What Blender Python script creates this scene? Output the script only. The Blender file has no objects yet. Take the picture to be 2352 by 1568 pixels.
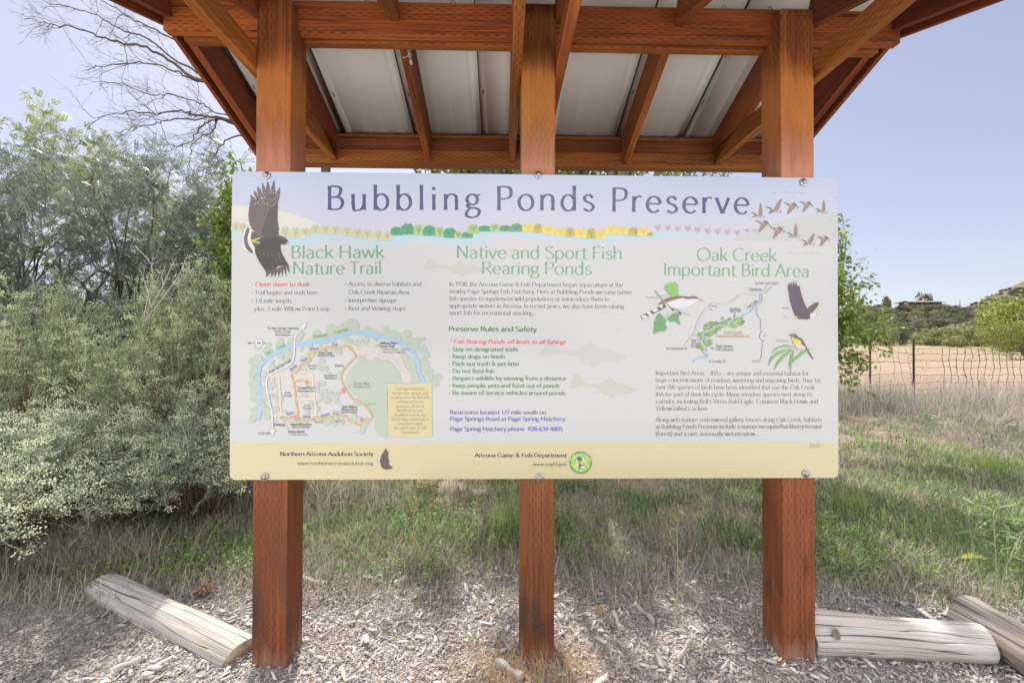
import bpy, bmesh, math, random
import numpy as np
from mathutils import Vector, Matrix
from mathutils.geometry import tessellate_polygon
R = math.radians
SC = bpy.context.scene
COL = SC.collection

# ------------------------------------------------------------------ camera
F_PX, CX, CY = 991.0, 1176.0, 784.0            # focal length and centre in a 2352-wide frame
CAM_H, PITCH, ROLL = 1.28, R(0.5165), R(0.1735)
cam_d = bpy.data.cameras.new('camera')
cam_d.sensor_width = 36.0
cam_d.lens = 36.0 * F_PX / 2352.0
cam_d.clip_start, cam_d.clip_end = 0.05, 5000
cam = bpy.data.objects.new('camera', cam_d)
COL.objects.link(cam)
cam.matrix_world = (Matrix.Translation((0, 0, CAM_H)) @ Matrix.Rotation(R(90) + PITCH, 4, 'X')
                    @ Matrix.Rotation(ROLL, 4, 'Z'))
SC.camera = cam

# ------------------------------------------------------------------ light
SUN_EL, SUN_AZ = R(50), R(-20)                 # azimuth measured from +Y towards +X
world = bpy.data.worlds.new('World')
SC.world = world
world.use_nodes = True
wn, wl = world.node_tree.nodes, world.node_tree.links
for n in list(wn):
    wn.remove(n)
w_out = wn.new('ShaderNodeOutputWorld')
w_bg = wn.new('ShaderNodeBackground')
w_sky = wn.new('ShaderNodeTexSky')
w_sky.sky_type = 'NISHITA'
w_sky.sun_disc = False
w_sky.sun_elevation = SUN_EL
w_sky.sun_rotation = SUN_AZ
w_sky.altitude = 1100
w_sky.air_density = 1.0
w_sky.dust_density = 2.4
w_sky.ozone_density = 2.0
w_gam = wn.new('ShaderNodeGamma'); w_gam.inputs[1].default_value = 0.60
w_hsv = wn.new('ShaderNodeHueSaturation')
w_hsv.inputs['Hue'].default_value = 0.524
w_hsv.inputs['Saturation'].default_value = 0.86
w_hsv.inputs['Value'].default_value = 1.98
wl.new(w_sky.outputs[0], w_gam.inputs[0]); wl.new(w_gam.outputs[0], w_hsv.inputs['Color'])
# white cumulus over the half of the sky behind the viewer (they show as reflections in the sign), brightened as fill light
w_tc = wn.new('ShaderNodeTexCoord')
w_sep = wn.new('ShaderNodeSeparateXYZ'); wl.new(w_tc.outputs['Generated'], w_sep.inputs[0])
w_dir = wn.new('ShaderNodeMath'); w_dir.operation = 'MULTIPLY_ADD'   # bright fill added overhead, out of view: -y + 0.6 z
wl.new(w_sep.outputs['Z'], w_dir.inputs[0]); w_dir.inputs[1].default_value = -0.75; wl.new(w_sep.outputs['Y'], w_dir.inputs[2])
w_map = wn.new('ShaderNodeMapRange'); wl.new(w_dir.outputs[0], w_map.inputs[0])
w_map.inputs[1].default_value = 0.02; w_map.inputs[2].default_value = -0.35
w_noi = wn.new('ShaderNodeTexNoise'); wl.new(w_tc.outputs['Generated'], w_noi.inputs['Vector'])
w_noi.inputs['Scale'].default_value = 2.6; w_noi.inputs['Detail'].default_value = 5
w_cmap = wn.new('ShaderNodeMapRange'); wl.new(w_noi.outputs[0], w_cmap.inputs[0])
w_cmap.inputs[1].default_value = 0.36; w_cmap.inputs[2].default_value = 0.56
w_mul = wn.new('ShaderNodeMath'); w_mul.operation = 'MULTIPLY'
wl.new(w_map.outputs[0], w_mul.inputs[0]); wl.new(w_cmap.outputs[0], w_mul.inputs[1])
w_mix = wn.new('ShaderNodeMix'); w_mix.data_type = 'RGBA'
wl.new(w_mul.outputs[0], w_mix.inputs[0])
wl.new(w_hsv.outputs[0], w_mix.inputs[6])
w_mix.inputs[7].default_value = (15.5, 15.1, 14.9, 1)
wl.new(w_mix.outputs[2], w_bg.inputs[0])
w_bg.inputs[1].default_value = 0.1
wl.new(w_bg.outputs[0], w_out.inputs[0])

sun_d = bpy.data.lights.new('sun', 'SUN')
sun_d.energy = 5.0
sun_d.angle = R(0.5)
sun_d.color = (1.0, 0.94, 0.84)
sun = bpy.data.objects.new('sun', sun_d)
COL.objects.link(sun)
sun_dir = Vector((math.sin(SUN_AZ) * math.cos(SUN_EL), math.cos(SUN_AZ) * math.cos(SUN_EL), math.sin(SUN_EL)))
sun.rotation_euler = sun_dir.to_track_quat('Z', 'Y').to_euler()
sun.location = (-6, 20, 30)

SC.view_settings.view_transform = 'Standard'
SC.view_settings.look = 'None'
SC.view_settings.gamma = 1
SC.view_settings.exposure = 0.68
SC.cycles.max_bounces = 8
SC.cycles.diffuse_bounces = 4
SC.cycles.transparent_max_bounces = 8
SC.cycles.use_denoising = True
SC.cycles.denoiser = 'OPENIMAGEDENOISE'
SC.cycles.denoising_input_passes = 'RGB_ALBEDO_NORMAL'
SC.cycles.denoising_prefilter = 'NONE'
SC.cycles.use_adaptive_sampling = False
SC.cycles.sample_clamp_indirect = 4.0

# ------------------------------------------------------------------ helpers
def pix(px, py, D):
    """point at distance D along +Y seen at frame position (px, py)"""
    u, v = (px - CX) / F_PX, (py - CY) / F_PX
    c, s = math.cos(ROLL), math.sin(ROLL)
    u, v = c * u + s * v, -s * u + c * v
    y = math.cos(PITCH) + v * math.sin(PITCH)
    z = math.sin(PITCH) - v * math.cos(PITCH)
    return Vector((u / y * D, D, CAM_H + z / y * D))

def gpt(px, py, z=0.0):
    a = pix(px, py, 1.0)
    D = (z - CAM_H) / (a.z - CAM_H)
    return pix(px, py, D)

def lin(c):
    return tuple(x / 12.92 if x <= .04045 else ((x + .055) / 1.055) ** 2.4 for x in c)
def s255(r, g, b):
    return lin((r / 255, g / 255, b / 255))

def smooth01(t):
    t = np.clip(t, 0, 1)
    return t * t * (3 - 2 * t)

def vnoise(x, y, seed=0):
    """smooth value noise for arrays"""
    x = np.asarray(x, float); y = np.asarray(y, float)
    xi = np.floor(x).astype(np.int64); yi = np.floor(y).astype(np.int64)
    fx = smooth01(x - xi); fy = smooth01(y - yi)
    def h(a, b):
        n = (a * 374761393 + b * 668265263 + seed * 982451653) & 0x7fffffff
        n = ((n ^ (n >> 13)) * 1274126177) & 0x7fffffff
        return ((n ^ (n >> 16)) & 0xffff) / 65535.0
    return ((h(xi, yi) * (1 - fx) + h(xi + 1, yi) * fx) * (1 - fy)
            + (h(xi, yi + 1) * (1 - fx) + h(xi + 1, yi + 1) * fx) * fy)

def mesh_np(name, V, F, mats, col=None, fmat=None, smooth=False, uv=None):
    """V (n,3); F list of (m,k) int arrays; col per-vertex rgb"""
    me = bpy.data.meshes.new(name)
    V = np.ascontiguousarray(V, dtype=np.float32)
    F = [np.asarray(f, dtype=np.int32) for f in F if len(f)]
    me.vertices.add(len(V)); me.vertices.foreach_set('co', V.ravel())
    loops = np.concatenate([f.ravel() for f in F])
    tot = np.concatenate([np.full(len(f), f.shape[1], np.int32) for f in F])
    start = np.concatenate([[0], np.cumsum(tot)[:-1]]).astype(np.int32)
    me.loops.add(len(loops)); me.loops.foreach_set('vertex_index', loops)
    me.polygons.add(len(tot)); me.polygons.foreach_set('loop_start', start)
    me.polygons.foreach_set('loop_total', tot)
    if fmat is not None:
        me.polygons.foreach_set('material_index', np.asarray(fmat, np.int32))
    if smooth:
        me.polygons.foreach_set('use_smooth', np.ones(len(tot), bool))
    if col is not None:
        a = me.color_attributes.new('Col', 'FLOAT_COLOR', 'POINT')
        c = np.ones((len(V), 4), np.float32); c[:, :3] = col
        a.data.foreach_set('color', c.ravel())
    me.update(calc_edges=True)
    for m in (mats if isinstance(mats, (list, tuple)) else [mats]):
        me.materials.append(m)
    return me

def link(name, me, parent=None, loc=None):
    o = bpy.data.objects.new(name, me)
    COL.objects.link(o)
    if parent is not None:
        o.parent = parent
    if loc is not None:
        o.location = loc
    return o

def tag(o, label=None, cat=None, group=None, kind=None):
    if label: o['label'] = label
    if cat: o['category'] = cat
    if group: o['group'] = group
    if kind: o['kind'] = kind
    return o

def thing(name, label, cat, loc=(0, 0, 0), group=None, rz=0):
    o = bpy.data.objects.new(name, None)
    COL.objects.link(o)
    o.empty_display_size = .1
    o.location = loc; o.rotation_euler = (0, 0, rz)
    return tag(o, label, cat, group)

class Soup:
    """collects geometry for one mesh"""
    def __init__(s):
        s.V, s.Q, s.T, s.C, s.n = [], [], [], [], 0
    def add(s, V, F, col):
        V = np.asarray(V, float).reshape(-1, 3); F = np.asarray(F, np.int64)
        if not len(F): return
        (s.Q if F.shape[1] == 4 else s.T).append(F + s.n)
        c = np.asarray(col, float)
        if c.ndim == 1: c = np.tile(c, (len(V), 1))
        s.V.append(V); s.C.append(c); s.n += len(V)
    def inst(s, tV, tF, M, T, col):
        """tV template verts, M (N,3,3) , T (N,3), col (N,3)"""
        N, n = len(T), len(tV)
        if N == 0: return
        V = np.einsum('nij,kj->nki', M, tV) + T[:, None, :]
        F = (np.asarray(tF)[None] + (np.arange(N) * n)[:, None, None]).reshape(-1, np.asarray(tF).shape[1])
        s.add(V.reshape(-1, 3), F, np.repeat(np.asarray(col), n, axis=0))
    def mesh(s, name, mat, smooth=False):
        F = []
        if s.Q: F.append(np.concatenate(s.Q))
        if s.T: F.append(np.concatenate(s.T))
        return mesh_np(name, np.concatenate(s.V), F, mat, np.concatenate(s.C), smooth=smooth)

def basis(d, up=None, rng=None, twist=None):
    """rotation matrices whose column 1 (local y) is d; local z roughly up"""
    d = d / np.maximum(np.linalg.norm(d, axis=1, keepdims=True), 1e-9)
    if up is None:
        up = np.tile([0, 0, 1.], (len(d), 1))
    x = np.cross(d, up)
    bad = np.linalg.norm(x, axis=1) < 1e-3
    x[bad] = [1, 0, 0]
    x /= np.linalg.norm(x, axis=1, keepdims=True)
    z = np.cross(x, d)
    if twist is not None:
        c, s = np.cos(twist)[:, None], np.sin(twist)[:, None]
        x, z = c * x + s * z, -s * x + c * z
    return np.stack([x, d, z], axis=2)

def tube(s, P, r, col, sides=5, closed=True):
    """tapered tube along polyline P (n,3) with radii r"""
    P = np.asarray(P, float); n = len(P)
    r = np.broadcast_to(np.asarray(r, float), (n,))
    t = np.gradient(P, axis=0)
    B = basis(t, up=np.tile([0.13, 0.31, 0.94], (n, 1)))
    a = np.linspace(0, 2 * np.pi, sides, endpoint=False)
    ring = np.cos(a)[None, :, None] * B[:, None, :, 0] + np.sin(a)[None, :, None] * B[:, None, :, 2]
    V = P[:, None] + ring * r[:, None, None]
    i = np.arange(n - 1)[:, None] * sides; k = np.arange(sides)[None]
    k2 = (k + 1) % sides
    F = np.stack([i + k, i + k2, i + sides + k2, i + sides + k], -1).reshape(-1, 4)
    s.add(V.reshape(-1, 3), F, col)
    if closed:
        for e in (0, n - 1):
            c = np.concatenate([V[e], P[e][None]])
            tri = np.stack([np.arange(sides), (np.arange(sides) + 1) % sides, np.full(sides, sides)], 1)
            s.add(c, tri if e else tri[:, ::-1], col)

def curve_pts(P, n):
    """Catmull-Rom through control points"""
    P = np.asarray(P, float)
    Q = np.concatenate([[2 * P[0] - P[1]], P, [2 * P[-1] - P[-2]]])
    out = []
    m = len(P) - 1
    for t in np.linspace(0, m - 1e-6, n):
        i = int(t); f = t - i
        a, b, c, d = Q[i], Q[i + 1], Q[i + 2], Q[i + 3]
        out.append(.5 * (2 * b + (c - a) * f + (2 * a - 5 * b + 4 * c - d) * f * f + (3 * b - a - 3 * c + d) * f ** 3))
    return np.array(out)

# ------------------------------------------------------------------ materials
def mat_new(name):
    m = bpy.data.materials.new(name); m.use_nodes = True
    nt = m.node_tree
    return m, nt.nodes, nt.links, nt.nodes['Principled BSDF']

def mat_attr(name, rough=.6, trans=0.0, var=0.0, spec=.3):
    """colour from the per-vertex attribute; trans = share of light let through (leaves)"""
    m, N, L, bs = mat_new(name)
    at = N.new('ShaderNodeAttribute'); at.attribute_name = 'Col'
    src = at.outputs['Color']
    bs.inputs['Roughness'].default_value = rough
    bs.inputs['Specular IOR Level'].default_value = spec
    if var:
        no = N.new('ShaderNodeTexNoise'); no.inputs['Scale'].default_value = 60
        g = N.new('ShaderNodeNewGeometry'); L.new(g.outputs['Position'], no.inputs['Vector'])
        mr = N.new('ShaderNodeMapRange'); L.new(no.outputs[0], mr.inputs[0])
        mr.inputs[3].default_value = 1 - var; mr.inputs[4].default_value = 1 + var
        mx = N.new('ShaderNodeMix'); mx.data_type = 'RGBA'; mx.blend_type = 'MULTIPLY'
        mx.inputs[0].default_value = 1
        L.new(src, mx.inputs[6]); L.new(mr.outputs[0], mx.inputs[7]); src = mx.outputs[2]
    L.new(src, bs.inputs['Base Color'])
    if trans:
        tr = N.new('ShaderNodeBsdfTranslucent'); L.new(src, tr.inputs[0])
        ms = N.new('ShaderNodeMixShader'); ms.inputs[0].default_value = trans
        L.new(bs.outputs[0], ms.inputs[1]); L.new(tr.outputs[0], ms.inputs[2])
        L.new(ms.outputs[0], N['Material Output'].inputs[0])
    return m

def mat_plain(name, col, rough=.6, metal=0.0, noise=0.0, nscale=20, bump=0.0):
    m, N, L, bs = mat_new(name)
    bs.inputs['Base Color'].default_value = (*col, 1)
    bs.inputs['Roughness'].default_value = rough
    bs.inputs['Metallic'].default_value = metal
    if noise or bump:
        tc = N.new('ShaderNodeTexCoord')
        no = N.new('ShaderNodeTexNoise'); no.inputs['Scale'].default_value = nscale; no.inputs['Detail'].default_value = 6
        L.new(tc.outputs['Object'], no.inputs['Vector'])
        mr = N.new('ShaderNodeMapRange'); L.new(no.outputs[0], mr.inputs[0])
        mr.inputs[1].default_value = .25; mr.inputs[2].default_value = .75
        mr.inputs[3].default_value = 1 - noise; mr.inputs[4].default_value = 1 + noise
        mx = N.new('ShaderNodeMix'); mx.data_type = 'RGBA'; mx.blend_type = 'MULTIPLY'; mx.inputs[0].default_value = 1
        mx.inputs[6].default_value = (*col, 1); L.new(mr.outputs[0], mx.inputs[7])
        L.new(mx.outputs[2], bs.inputs['Base Color'])
        if bump:
            bp = N.new('ShaderNodeBump'); bp.inputs['Strength'].default_value = bump; bp.inputs['Distance'].default_value = .01
            L.new(no.outputs[0], bp.inputs['Height']); L.new(bp.outputs[0], bs.inputs['Normal'])
    return m

def nmath(N, L, op, a, b=None, c=None):
    n = N.new('ShaderNodeMath'); n.operation = op
    for i, v in enumerate((a, b, c)):
        if v is None: continue
        if hasattr(v, 'type') and hasattr(v, 'node'): L.new(v, n.inputs[i])
        else: n.inputs[i].default_value = v
    return n.outputs[0]

def nmix(N, L, f, a, b, blend='MIX'):
    n = N.new('ShaderNodeMix'); n.data_type = 'RGBA'; n.blend_type = blend
    for i, v in ((0, f), (6, a), (7, b)):
        if hasattr(v, 'node'): L.new(v, n.inputs[i])
        elif i == 0: n.inputs[0].default_value = v
        else: n.inputs[i].default_value = (*v, 1)
    return n.outputs[2]

def nrange(N, L, v, a, b, c=0.0, d=1.0):
    n = N.new('ShaderNodeMapRange'); L.new(v, n.inputs[0])
    for i, x in enumerate((a, b, c, d)): n.inputs[i + 1].default_value = x
    return n.outputs[0]

# ================================================================== KIOSK
KO = Vector((0.1081, 1.7317, 0.0)); KYAW = 0.02103     # foot of the sign's middle, yaw of the whole kiosk

def mat_timber(name, dark, light, incise=True, post=False, seed=0.0):
    """stained, incised lumber: UV u runs along the board in metres, v around it"""
    m, N, L, bs = mat_new(name)
    uv = N.new('ShaderNodeUVMap'); uv.uv_map = 'UVMap'
    sp = N.new('ShaderNodeSeparateXYZ'); L.new(uv.outputs[0], sp.inputs[0])
    u, v = sp.outputs[0], sp.outputs[1]
    def vec(su, sv, w=0.0):
        c = N.new('ShaderNodeCombineXYZ')
        L.new(nmath(N, L, 'MULTIPLY', u, su), c.inputs[0]); L.new(nmath(N, L, 'MULTIPLY', v, sv), c.inputs[1])
        c.inputs[2].default_value = w + seed
        return c.outputs[0]
    def noise(vv, det=4, sc=1.0, dist=0.0):
        n = N.new('ShaderNodeTexNoise'); L.new(vv, n.inputs['Vector'])
        n.inputs['Scale'].default_value = sc; n.inputs['Detail'].default_value = det; n.inputs['Distortion'].default_value = dist
        return n.outputs[0]
    grain = noise(vec(1.4, 75), 5, 1.0, .7)
    broad = noise(vec(1.3, 5, 4.0), 3)
    fine = noise(vec(9, 260, 9.0), 2)
    col = nmix(N, L, nrange(N, L, grain, .38, .62), tuple(x * .8 for x in dark), light)
    col = nmix(N, L, nrange(N, L, broad, .38, .64, 0, .9), col, tuple(x * .55 for x in dark))
    col = nmix(N, L, nrange(N, L, fine, .3, .75, 0, .35), col, tuple(x * 1.5 for x in light))
    # knots
    vo = N.new('ShaderNodeTexVoronoi'); L.new(vec(2.3, 9, 2.0), vo.inputs['Vector']); vo.inputs['Scale'].default_value = 1.0
    kn = nrange(N, L, vo.outputs['Distance'], .05, .15, 1, 0)
    sel = N.new('ShaderNodeSeparateColor'); L.new(vo.outputs['Color'], sel.inputs[0])
    kn = nmath(N, L, 'MULTIPLY', kn, nmath(N, L, 'GREATER_THAN', sel.outputs[0], .55))
    col = nmix(N, L, nmath(N, L, 'MULTIPLY', kn, .8), col, tuple(x * .22 for x in dark))
    crk = nrange(N, L, nmath(N, L, 'ABSOLUTE', nmath(N, L, 'SUBTRACT', noise(vec(.55, 26, 31.0), 2), .5)), .016, .002)
    crk = nmath(N, L, 'MULTIPLY', crk, nrange(N, L, noise(vec(.9, 5, 41.0), 1), .45, .6))
    col = nmix(N, L, nmath(N, L, 'MULTIPLY', crk, .8), col, tuple(x * .12 for x in dark))
    h = grain
    if incise:
        rows = nmath(N, L, 'DIVIDE', v, .0118)
        row = nmath(N, L, 'FLOOR', rows)
        off = nmath(N, L, 'FRACT', nmath(N, L, 'MULTIPLY', row, .5))
        du = nmath(N, L, 'FRACT', nmath(N, L, 'ADD', nmath(N, L, 'DIVIDE', u, .046), off))
        dv = nmath(N, L, 'ABSOLUTE', nmath(N, L, 'SUBTRACT', nmath(N, L, 'FRACT', rows), .5))
        dash = nmath(N, L, 'MULTIPLY', nmath(N, L, 'LESS_THAN', nmath(N, L, 'ADD', du, nmath(N, L, 'MULTIPLY', noise(vec(14, 60, 2.0), 1), .5)), .68), nmath(N, L, 'LESS_THAN', dv, .14))
        gate = nrange(N, L, noise(vec(2.4, 18, 7.0), 2), .38, .54)
        dash = nmath(N, L, 'MULTIPLY', dash, gate)
        col = nmix(N, L, nmath(N, L, 'MULTIPLY', dash, .75), col, tuple(x * .18 for x in dark))
        h = nmath(N, L, 'SUBTRACT', grain, nmath(N, L, 'MULTIPLY', dash, .6))
    if post:
        g = N.new('ShaderNodeNewGeometry'); ps = N.new('ShaderNodeSeparateXYZ'); L.new(g.outputs['Position'], ps.inputs[0])
        z = ps.outputs[2]
        wob = noise(vec(3, 30, 11.0), 3)
        # sun-faded stain above the sign, ground-splash and rot at the foot
        zf = nmath(N, L, 'ADD', z, nmath(N, L, 'MULTIPLY', wob, .25))
        fade = nmath(N, L, 'MULTIPLY', nrange(N, L, zf, 2.32, 2.12), nrange(N, L, z, 1.7, 1.9))
        col = nmix(N, L, nmath(N, L, 'MULTIPLY', fade, .7), col, (.40, .19, .12))
        warm = nmath(N, L, 'MULTIPLY', nrange(N, L, zf, 2.18, 2.36), nrange(N, L, zf, 2.62, 2.5))
        col = nmix(N, L, nmath(N, L, 'MULTIPLY', warm, .5), col, (.48, .19, .035))
        red = nrange(N, L, z, .95, .6, 0, .5)
        col = nmix(N, L, red, col, (.125, .039, .013))
        foot = nrange(N, L, nmath(N, L, 'SUBTRACT', z, nmath(N, L, 'MULTIPLY', wob, .22)), -.02, -.13, 0, .45)
        col = nmix(N, L, foot, col, (.36, .28, .23))
        stain = nmath(N, L, 'MULTIPLY', nrange(N, L, noise(vec(2.2, 11, 21.0), 2), .47, .62),
                      nmath(N, L, 'MULTIPLY', nrange(N, L, z, .55, .25), nrange(N, L, z, .06, .16)))
        col = nmix(N, L, nmath(N, L, 'MULTIPLY', stain, .8), col, (.035, .025, .02))
    oi = N.new('ShaderNodeObjectInfo')
    hs = N.new('ShaderNodeHueSaturation'); L.new(col, hs.inputs['Color'])
    L.new(nrange(N, L, oi.outputs['Random'], 0, 1, .80, 1.18), hs.inputs['Value'])
    L.new(nrange(N, L, nmath(N, L, 'FRACT', nmath(N, L, 'MULTIPLY', oi.outputs['Random'], 7.3)), 0, 1, .492, .507), hs.inputs['Hue'])
    col = hs.outputs[0]
    L.new(col, bs.inputs['Base Color'])
    L.new(nrange(N, L, grain, .2, .8, .55, .75), bs.inputs['Roughness'])
    bs.inputs['Specular IOR Level'].default_value = .35
    bp = N.new('ShaderNodeBump'); bp.inputs['Strength'].default_value = .55; bp.inputs['Distance'].default_value = .004
    L.new(h, bp.inputs['Height']); L.new(bp.outputs[0], bs.inputs['Normal'])
    return m

M_POST = mat_timber('post_timber', (.145, .042, .010), (.30, .106, .023), post=True)
M_TIMB = mat_timber('stained_timber', (.20, .052, .010), (.37, .116, .021), seed=3.3)
M_TIMB_D = mat_timber('dark_stained_timber', (.16, .036, .012), (.27, .066, .02), seed=6.1)
M_BEAM = mat_timber('beam_timber', (.24, .062, .011), (.39, .122, .021), incise=True, seed=8.7)

def board(name, parent, p0, p1, w, h, mat, up=(0, 0, 1), bev=.004, cut=None):
    """a plank from p0 to p1 (centre line), w across, h along 'up'; lumber UVs"""
    p0, p1, up = Vector(p0), Vector(p1), Vector(up)
    d = (p1 - p0); Ln = d.length; d.normalize()
    side = d.cross(up).normalized(); upv = side.cross(d).normalized()
    bm = bmesh.new()
    bmesh.ops.create_cube(bm, size=1)
    for vv in bm.verts:
        x, y, z = vv.co
        vv.co = (x * w, y * Ln, z * h)
        if cut:
            vv.co.y += cut * vv.co.z * (1 if True else 0)
    if bev:
        bmesh.ops.bevel(bm, geom=bm.edges[:], offset=bev, segments=2, affect='EDGES', profile=.6)
    bm.normal_update()
    uvl = bm.loops.layers.uv.new('UVMap')
    off = random.random() * 7
    for f in bm.faces:
        n = f.normal
        for lp in f.loops:
            c = lp.vert.co
            if abs(n.y) > .7: lp[uvl].uv = (c.x + off, c.z + off)
            elif abs(n.x) >= abs(n.z): lp[uvl].uv = (c.y + off, c.z + off + (.4 if n.x > 0 else .9))
            else: lp[uvl].uv = (c.y + off, c.x + off + (1.3 if n.z > 0 else 1.9))
    M = Matrix((side, d, upv)).transposed().to_4x4()
    M.translation = (p0 + p1) / 2
    bm.transform(M)
    me = bpy.data.meshes.new(name); bm.to_mesh(me); bm.free()
    me.materials.append(mat)
    return link(name, me, parent)

random.seed(5)
kiosk = thing('trailhead_kiosk', 'reddish brown timber kiosk with three posts and a white metal gable roof', 'kiosk', KO, rz=KYAW)
PX = (-1.066, -0.004, 1.062)
PW = .137
YF, YB = .009, .146
for i, x in enumerate(PX):
    # full section to the beam seat, then a front cheek that rises past the ridge beams
    prof = [(YF, -.25), (YB, -.25), (YB, 2.575), (.068, 2.575), (.068, 2.668), (YF, 2.668)]
    bm = bmesh.new()
    va = [bm.verts.new((x - PW / 2, y, z)) for y, z in prof]; vb = [bm.verts.new((x + PW / 2, y, z)) for y, z in prof]
    bm.faces.new(va[::-1]); bm.faces.new(vb)
    for k in range(6): bm.faces.new((va[k], va[(k + 1) % 6], vb[(k + 1) % 6], vb[k]))
    bmesh.ops.recalc_face_normals(bm, faces=bm.faces[:])
    bmesh.ops.bevel(bm, geom=bm.edges[:], offset=.005, segments=2, affect='EDGES', profile=.6)
    bm.normal_update()
    uvl = bm.loops.layers.uv.new('UVMap'); off = random.random() * 7
    for f in bm.faces:
        nn = f.normal
        for lp in f.loops:
            c = lp.vert.co
            lp[uvl].uv = (c.z + off, (c.y + .4 * (1 if nn.x > 0 else 2) if abs(nn.x) > abs(nn.y) else c.x + .9) + off)
    me = bpy.data.meshes.new('post'); bm.to_mesh(me); bm.free(); me.materials.append(M_POST)
    link('post', me, kiosk)
# pair of ridge beams seated in the notches
BZ0, BZ1 = 2.577, 2.712
for ya, yb, hx in ((.0705, .1085, 1.553), (.1305, .1685, 1.511)):
    board('ridge_beam', kiosk, (-hx, (ya + yb) / 2, (BZ0 + BZ1) / 2), (hx, (ya + yb) / 2, (BZ0 + BZ1) / 2), yb - ya, BZ1 - BZ0, M_BEAM)
SL = .372
YR = .12
def zb(y): return 2.648 - SL * abs(y - YR)        # underside of the rafters
def zr(y): return 2.838 - SL * abs(y - YR)        # underside of the roof sheet
RD = .176
ang = math.atan(SL)
def rafter(name, x, back, w=.038, dz=0.0, mat=None, depth=RD, ext=0.0, par=None, ya=None):
    ya = ya or (.1695 if back else .0695)
    ye = (.853 if back else -.613) + (ext if back else -ext)
    n = Vector((0, math.sin(ang) * (1 if back else -1), math.cos(ang)))
    a = Vector((x, ya, zb(ya) + dz)) + n * depth / 2
    b = Vector((x, ye, zb(ye) + dz)) + n * depth / 2
    return board(name, par or kiosk, a, b, w, depth, mat or M_TIMB, up=n, bev=.003, cut=0)
TX = (-1.155, -.0935, .0855, 1.152)
for x in TX:
    for back in (False, True):
        rafter('rafter', x, back, mat=M_TIMB_D if abs(x) > 1 else M_TIMB)
    board('tie_beam', kiosk, (x, -.60, 2.428), (x, .852, 2.428), .038, .092, M_TIMB, bev=.003)
for x in (-.597, .594):
    for back in (False, True):
        rafter('rafter', x, back)
for sx in (-1, 1):
    for back in (False, True):
        b = rafter('barge_rafter', sx * 1.532, back, mat=M_TIMB_D, ext=.12)
        rafter('barge_board', sx * 1.575, back, w=.020, dz=-.022, mat=M_TIMB_D, depth=.20, ext=.14, par=kiosk, ya=YR + (.001 if back else -.001))
# eaves
for back in (True, False):
    s = 1 if back else -1
    def Y(y): return y if back else 2 * YR - y
    board('eave_beam', kiosk, (-1.512, Y(.893), 2.404), (1.512, Y(.893), 2.404), .072, .084, M_BEAM)
    board('eave_blocking', kiosk, (-1.512, Y(.899), 2.488), (1.512, Y(.899), 2.488), .038, .080, M_TIMB_D)  # darker timber puts the shade under the roof into its colour
    board('eave_purlin', kiosk, (-1.512, Y(.884), 2.539), (1.512, Y(.884), 2.539), .036, .018, M_TIMB)
# white ribbed steel roofing, 16 in panels
M_ROOF, N, L, bs = mat_new('white_roof_steel')
bs.inputs['Roughness'].default_value = .42
tc = N.new('ShaderNodeTexCoord'); no = N.new('ShaderNodeTexNoise'); L.new(tc.outputs['Object'], no.inputs['Vector'])
no.inputs['Scale'].default_value = 3.0; no.inputs['Detail'].default_value = 5
L.new(nmix(N, L, nrange(N, L, no.outputs[0], .3, .75), (.93, .93, .93), (.87, .87, .87)), bs.inputs['Base Color'])
M_GAP = mat_plain('seam_gap', (.05, .05, .055), .7)
for back in (True, False):
    s = 1 if back else -1
    ye = YR + s * 1.0
    prof = []                                     # (x, dz below the sheet, material)
    x0 = -1.60
    seams = [-1.60 + .10 + .408 * k for k in range(8)]
    pts = [(-1.60, 0)]
    for sx in seams:
        for r in (.09, .205, .32):
            pass
        pts += [(sx - .002, 0), (sx - .002, .014), (sx + .0025, .014), (sx + .0025, .004), (sx + .038, .004), (sx + .040, 0)]
        for r in (.145, .245, .345):
            pts += [(sx + r - .012, 0), (sx + r - .005, .0015), (sx + r + .005, .0015), (sx + r + .012, 0)]
    pts = [p for p in pts if p[0] < 1.60] + [(1.60, 0)]
    V, Fq, fm = [], [], []
    for (px_, dz_) in pts:
        for y in (YR, ye):
            V.append((px_, y, zr(y) - dz_))
    for (px_, dz_) in pts:
        for y in (YR, ye):
            V.append((px_, y, zr(y) + .0045))
    n = len(pts)
    for i in range(n - 1):
        a, b = 2 * i, 2 * i + 2
        Fq.append((a, a + 1, b + 1, b) if back else (a, b, b + 1, a + 1))
        ddz = (pts[i][1], pts[i + 1][1])
        fm.append(1 if ddz == (.014, .014) or (ddz[0] == .014) or (ddz[1] == .014) else 0)
        a2, b2 = a + 2 * n, b + 2 * n
        Fq.append((a2, b2, b2 + 1, a2 + 1)); fm.append(0)
    for i in range(n - 1):                          # eave edge
        a, b = 2 * i + 1, 2 * i + 3
        Fq.append((a, a + 2 * n, b + 2 * n, b)); fm.append(0)
    # clip slots on the seam flanges
    for sx in seams:
        for q in (.25, .5, .75):
            y = YR + s * (q + .03 * math.sin(sx * 9))
            for (xa, xb, ya, yb) in ((.018, .023, -.014, .014),):
                c = [(sx + xa, y + ya), (sx + xb, y + ya), (sx + xb, y + yb), (sx + xa, y + yb)]
                V += [(px_, y_, zr(y_) - .0046) for px_, y_ in c]
                Fq.append(tuple(range(len(V) - 4, len(V)))); fm.append(1)
    link('roof_sheet', mesh_np('roof_sheet', np.array(V), [np.array(Fq)], [M_ROOF, M_GAP], fmat=fm), kiosk)
# ridge cap
o = board('ridge_cap', kiosk, (-1.60, YR - .06, 2.83), (1.60, YR - .06, 2.83), .13, .004, M_ROOF, up=(0, -math.sin(ang), math.cos(ang)), bev=0)
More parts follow.
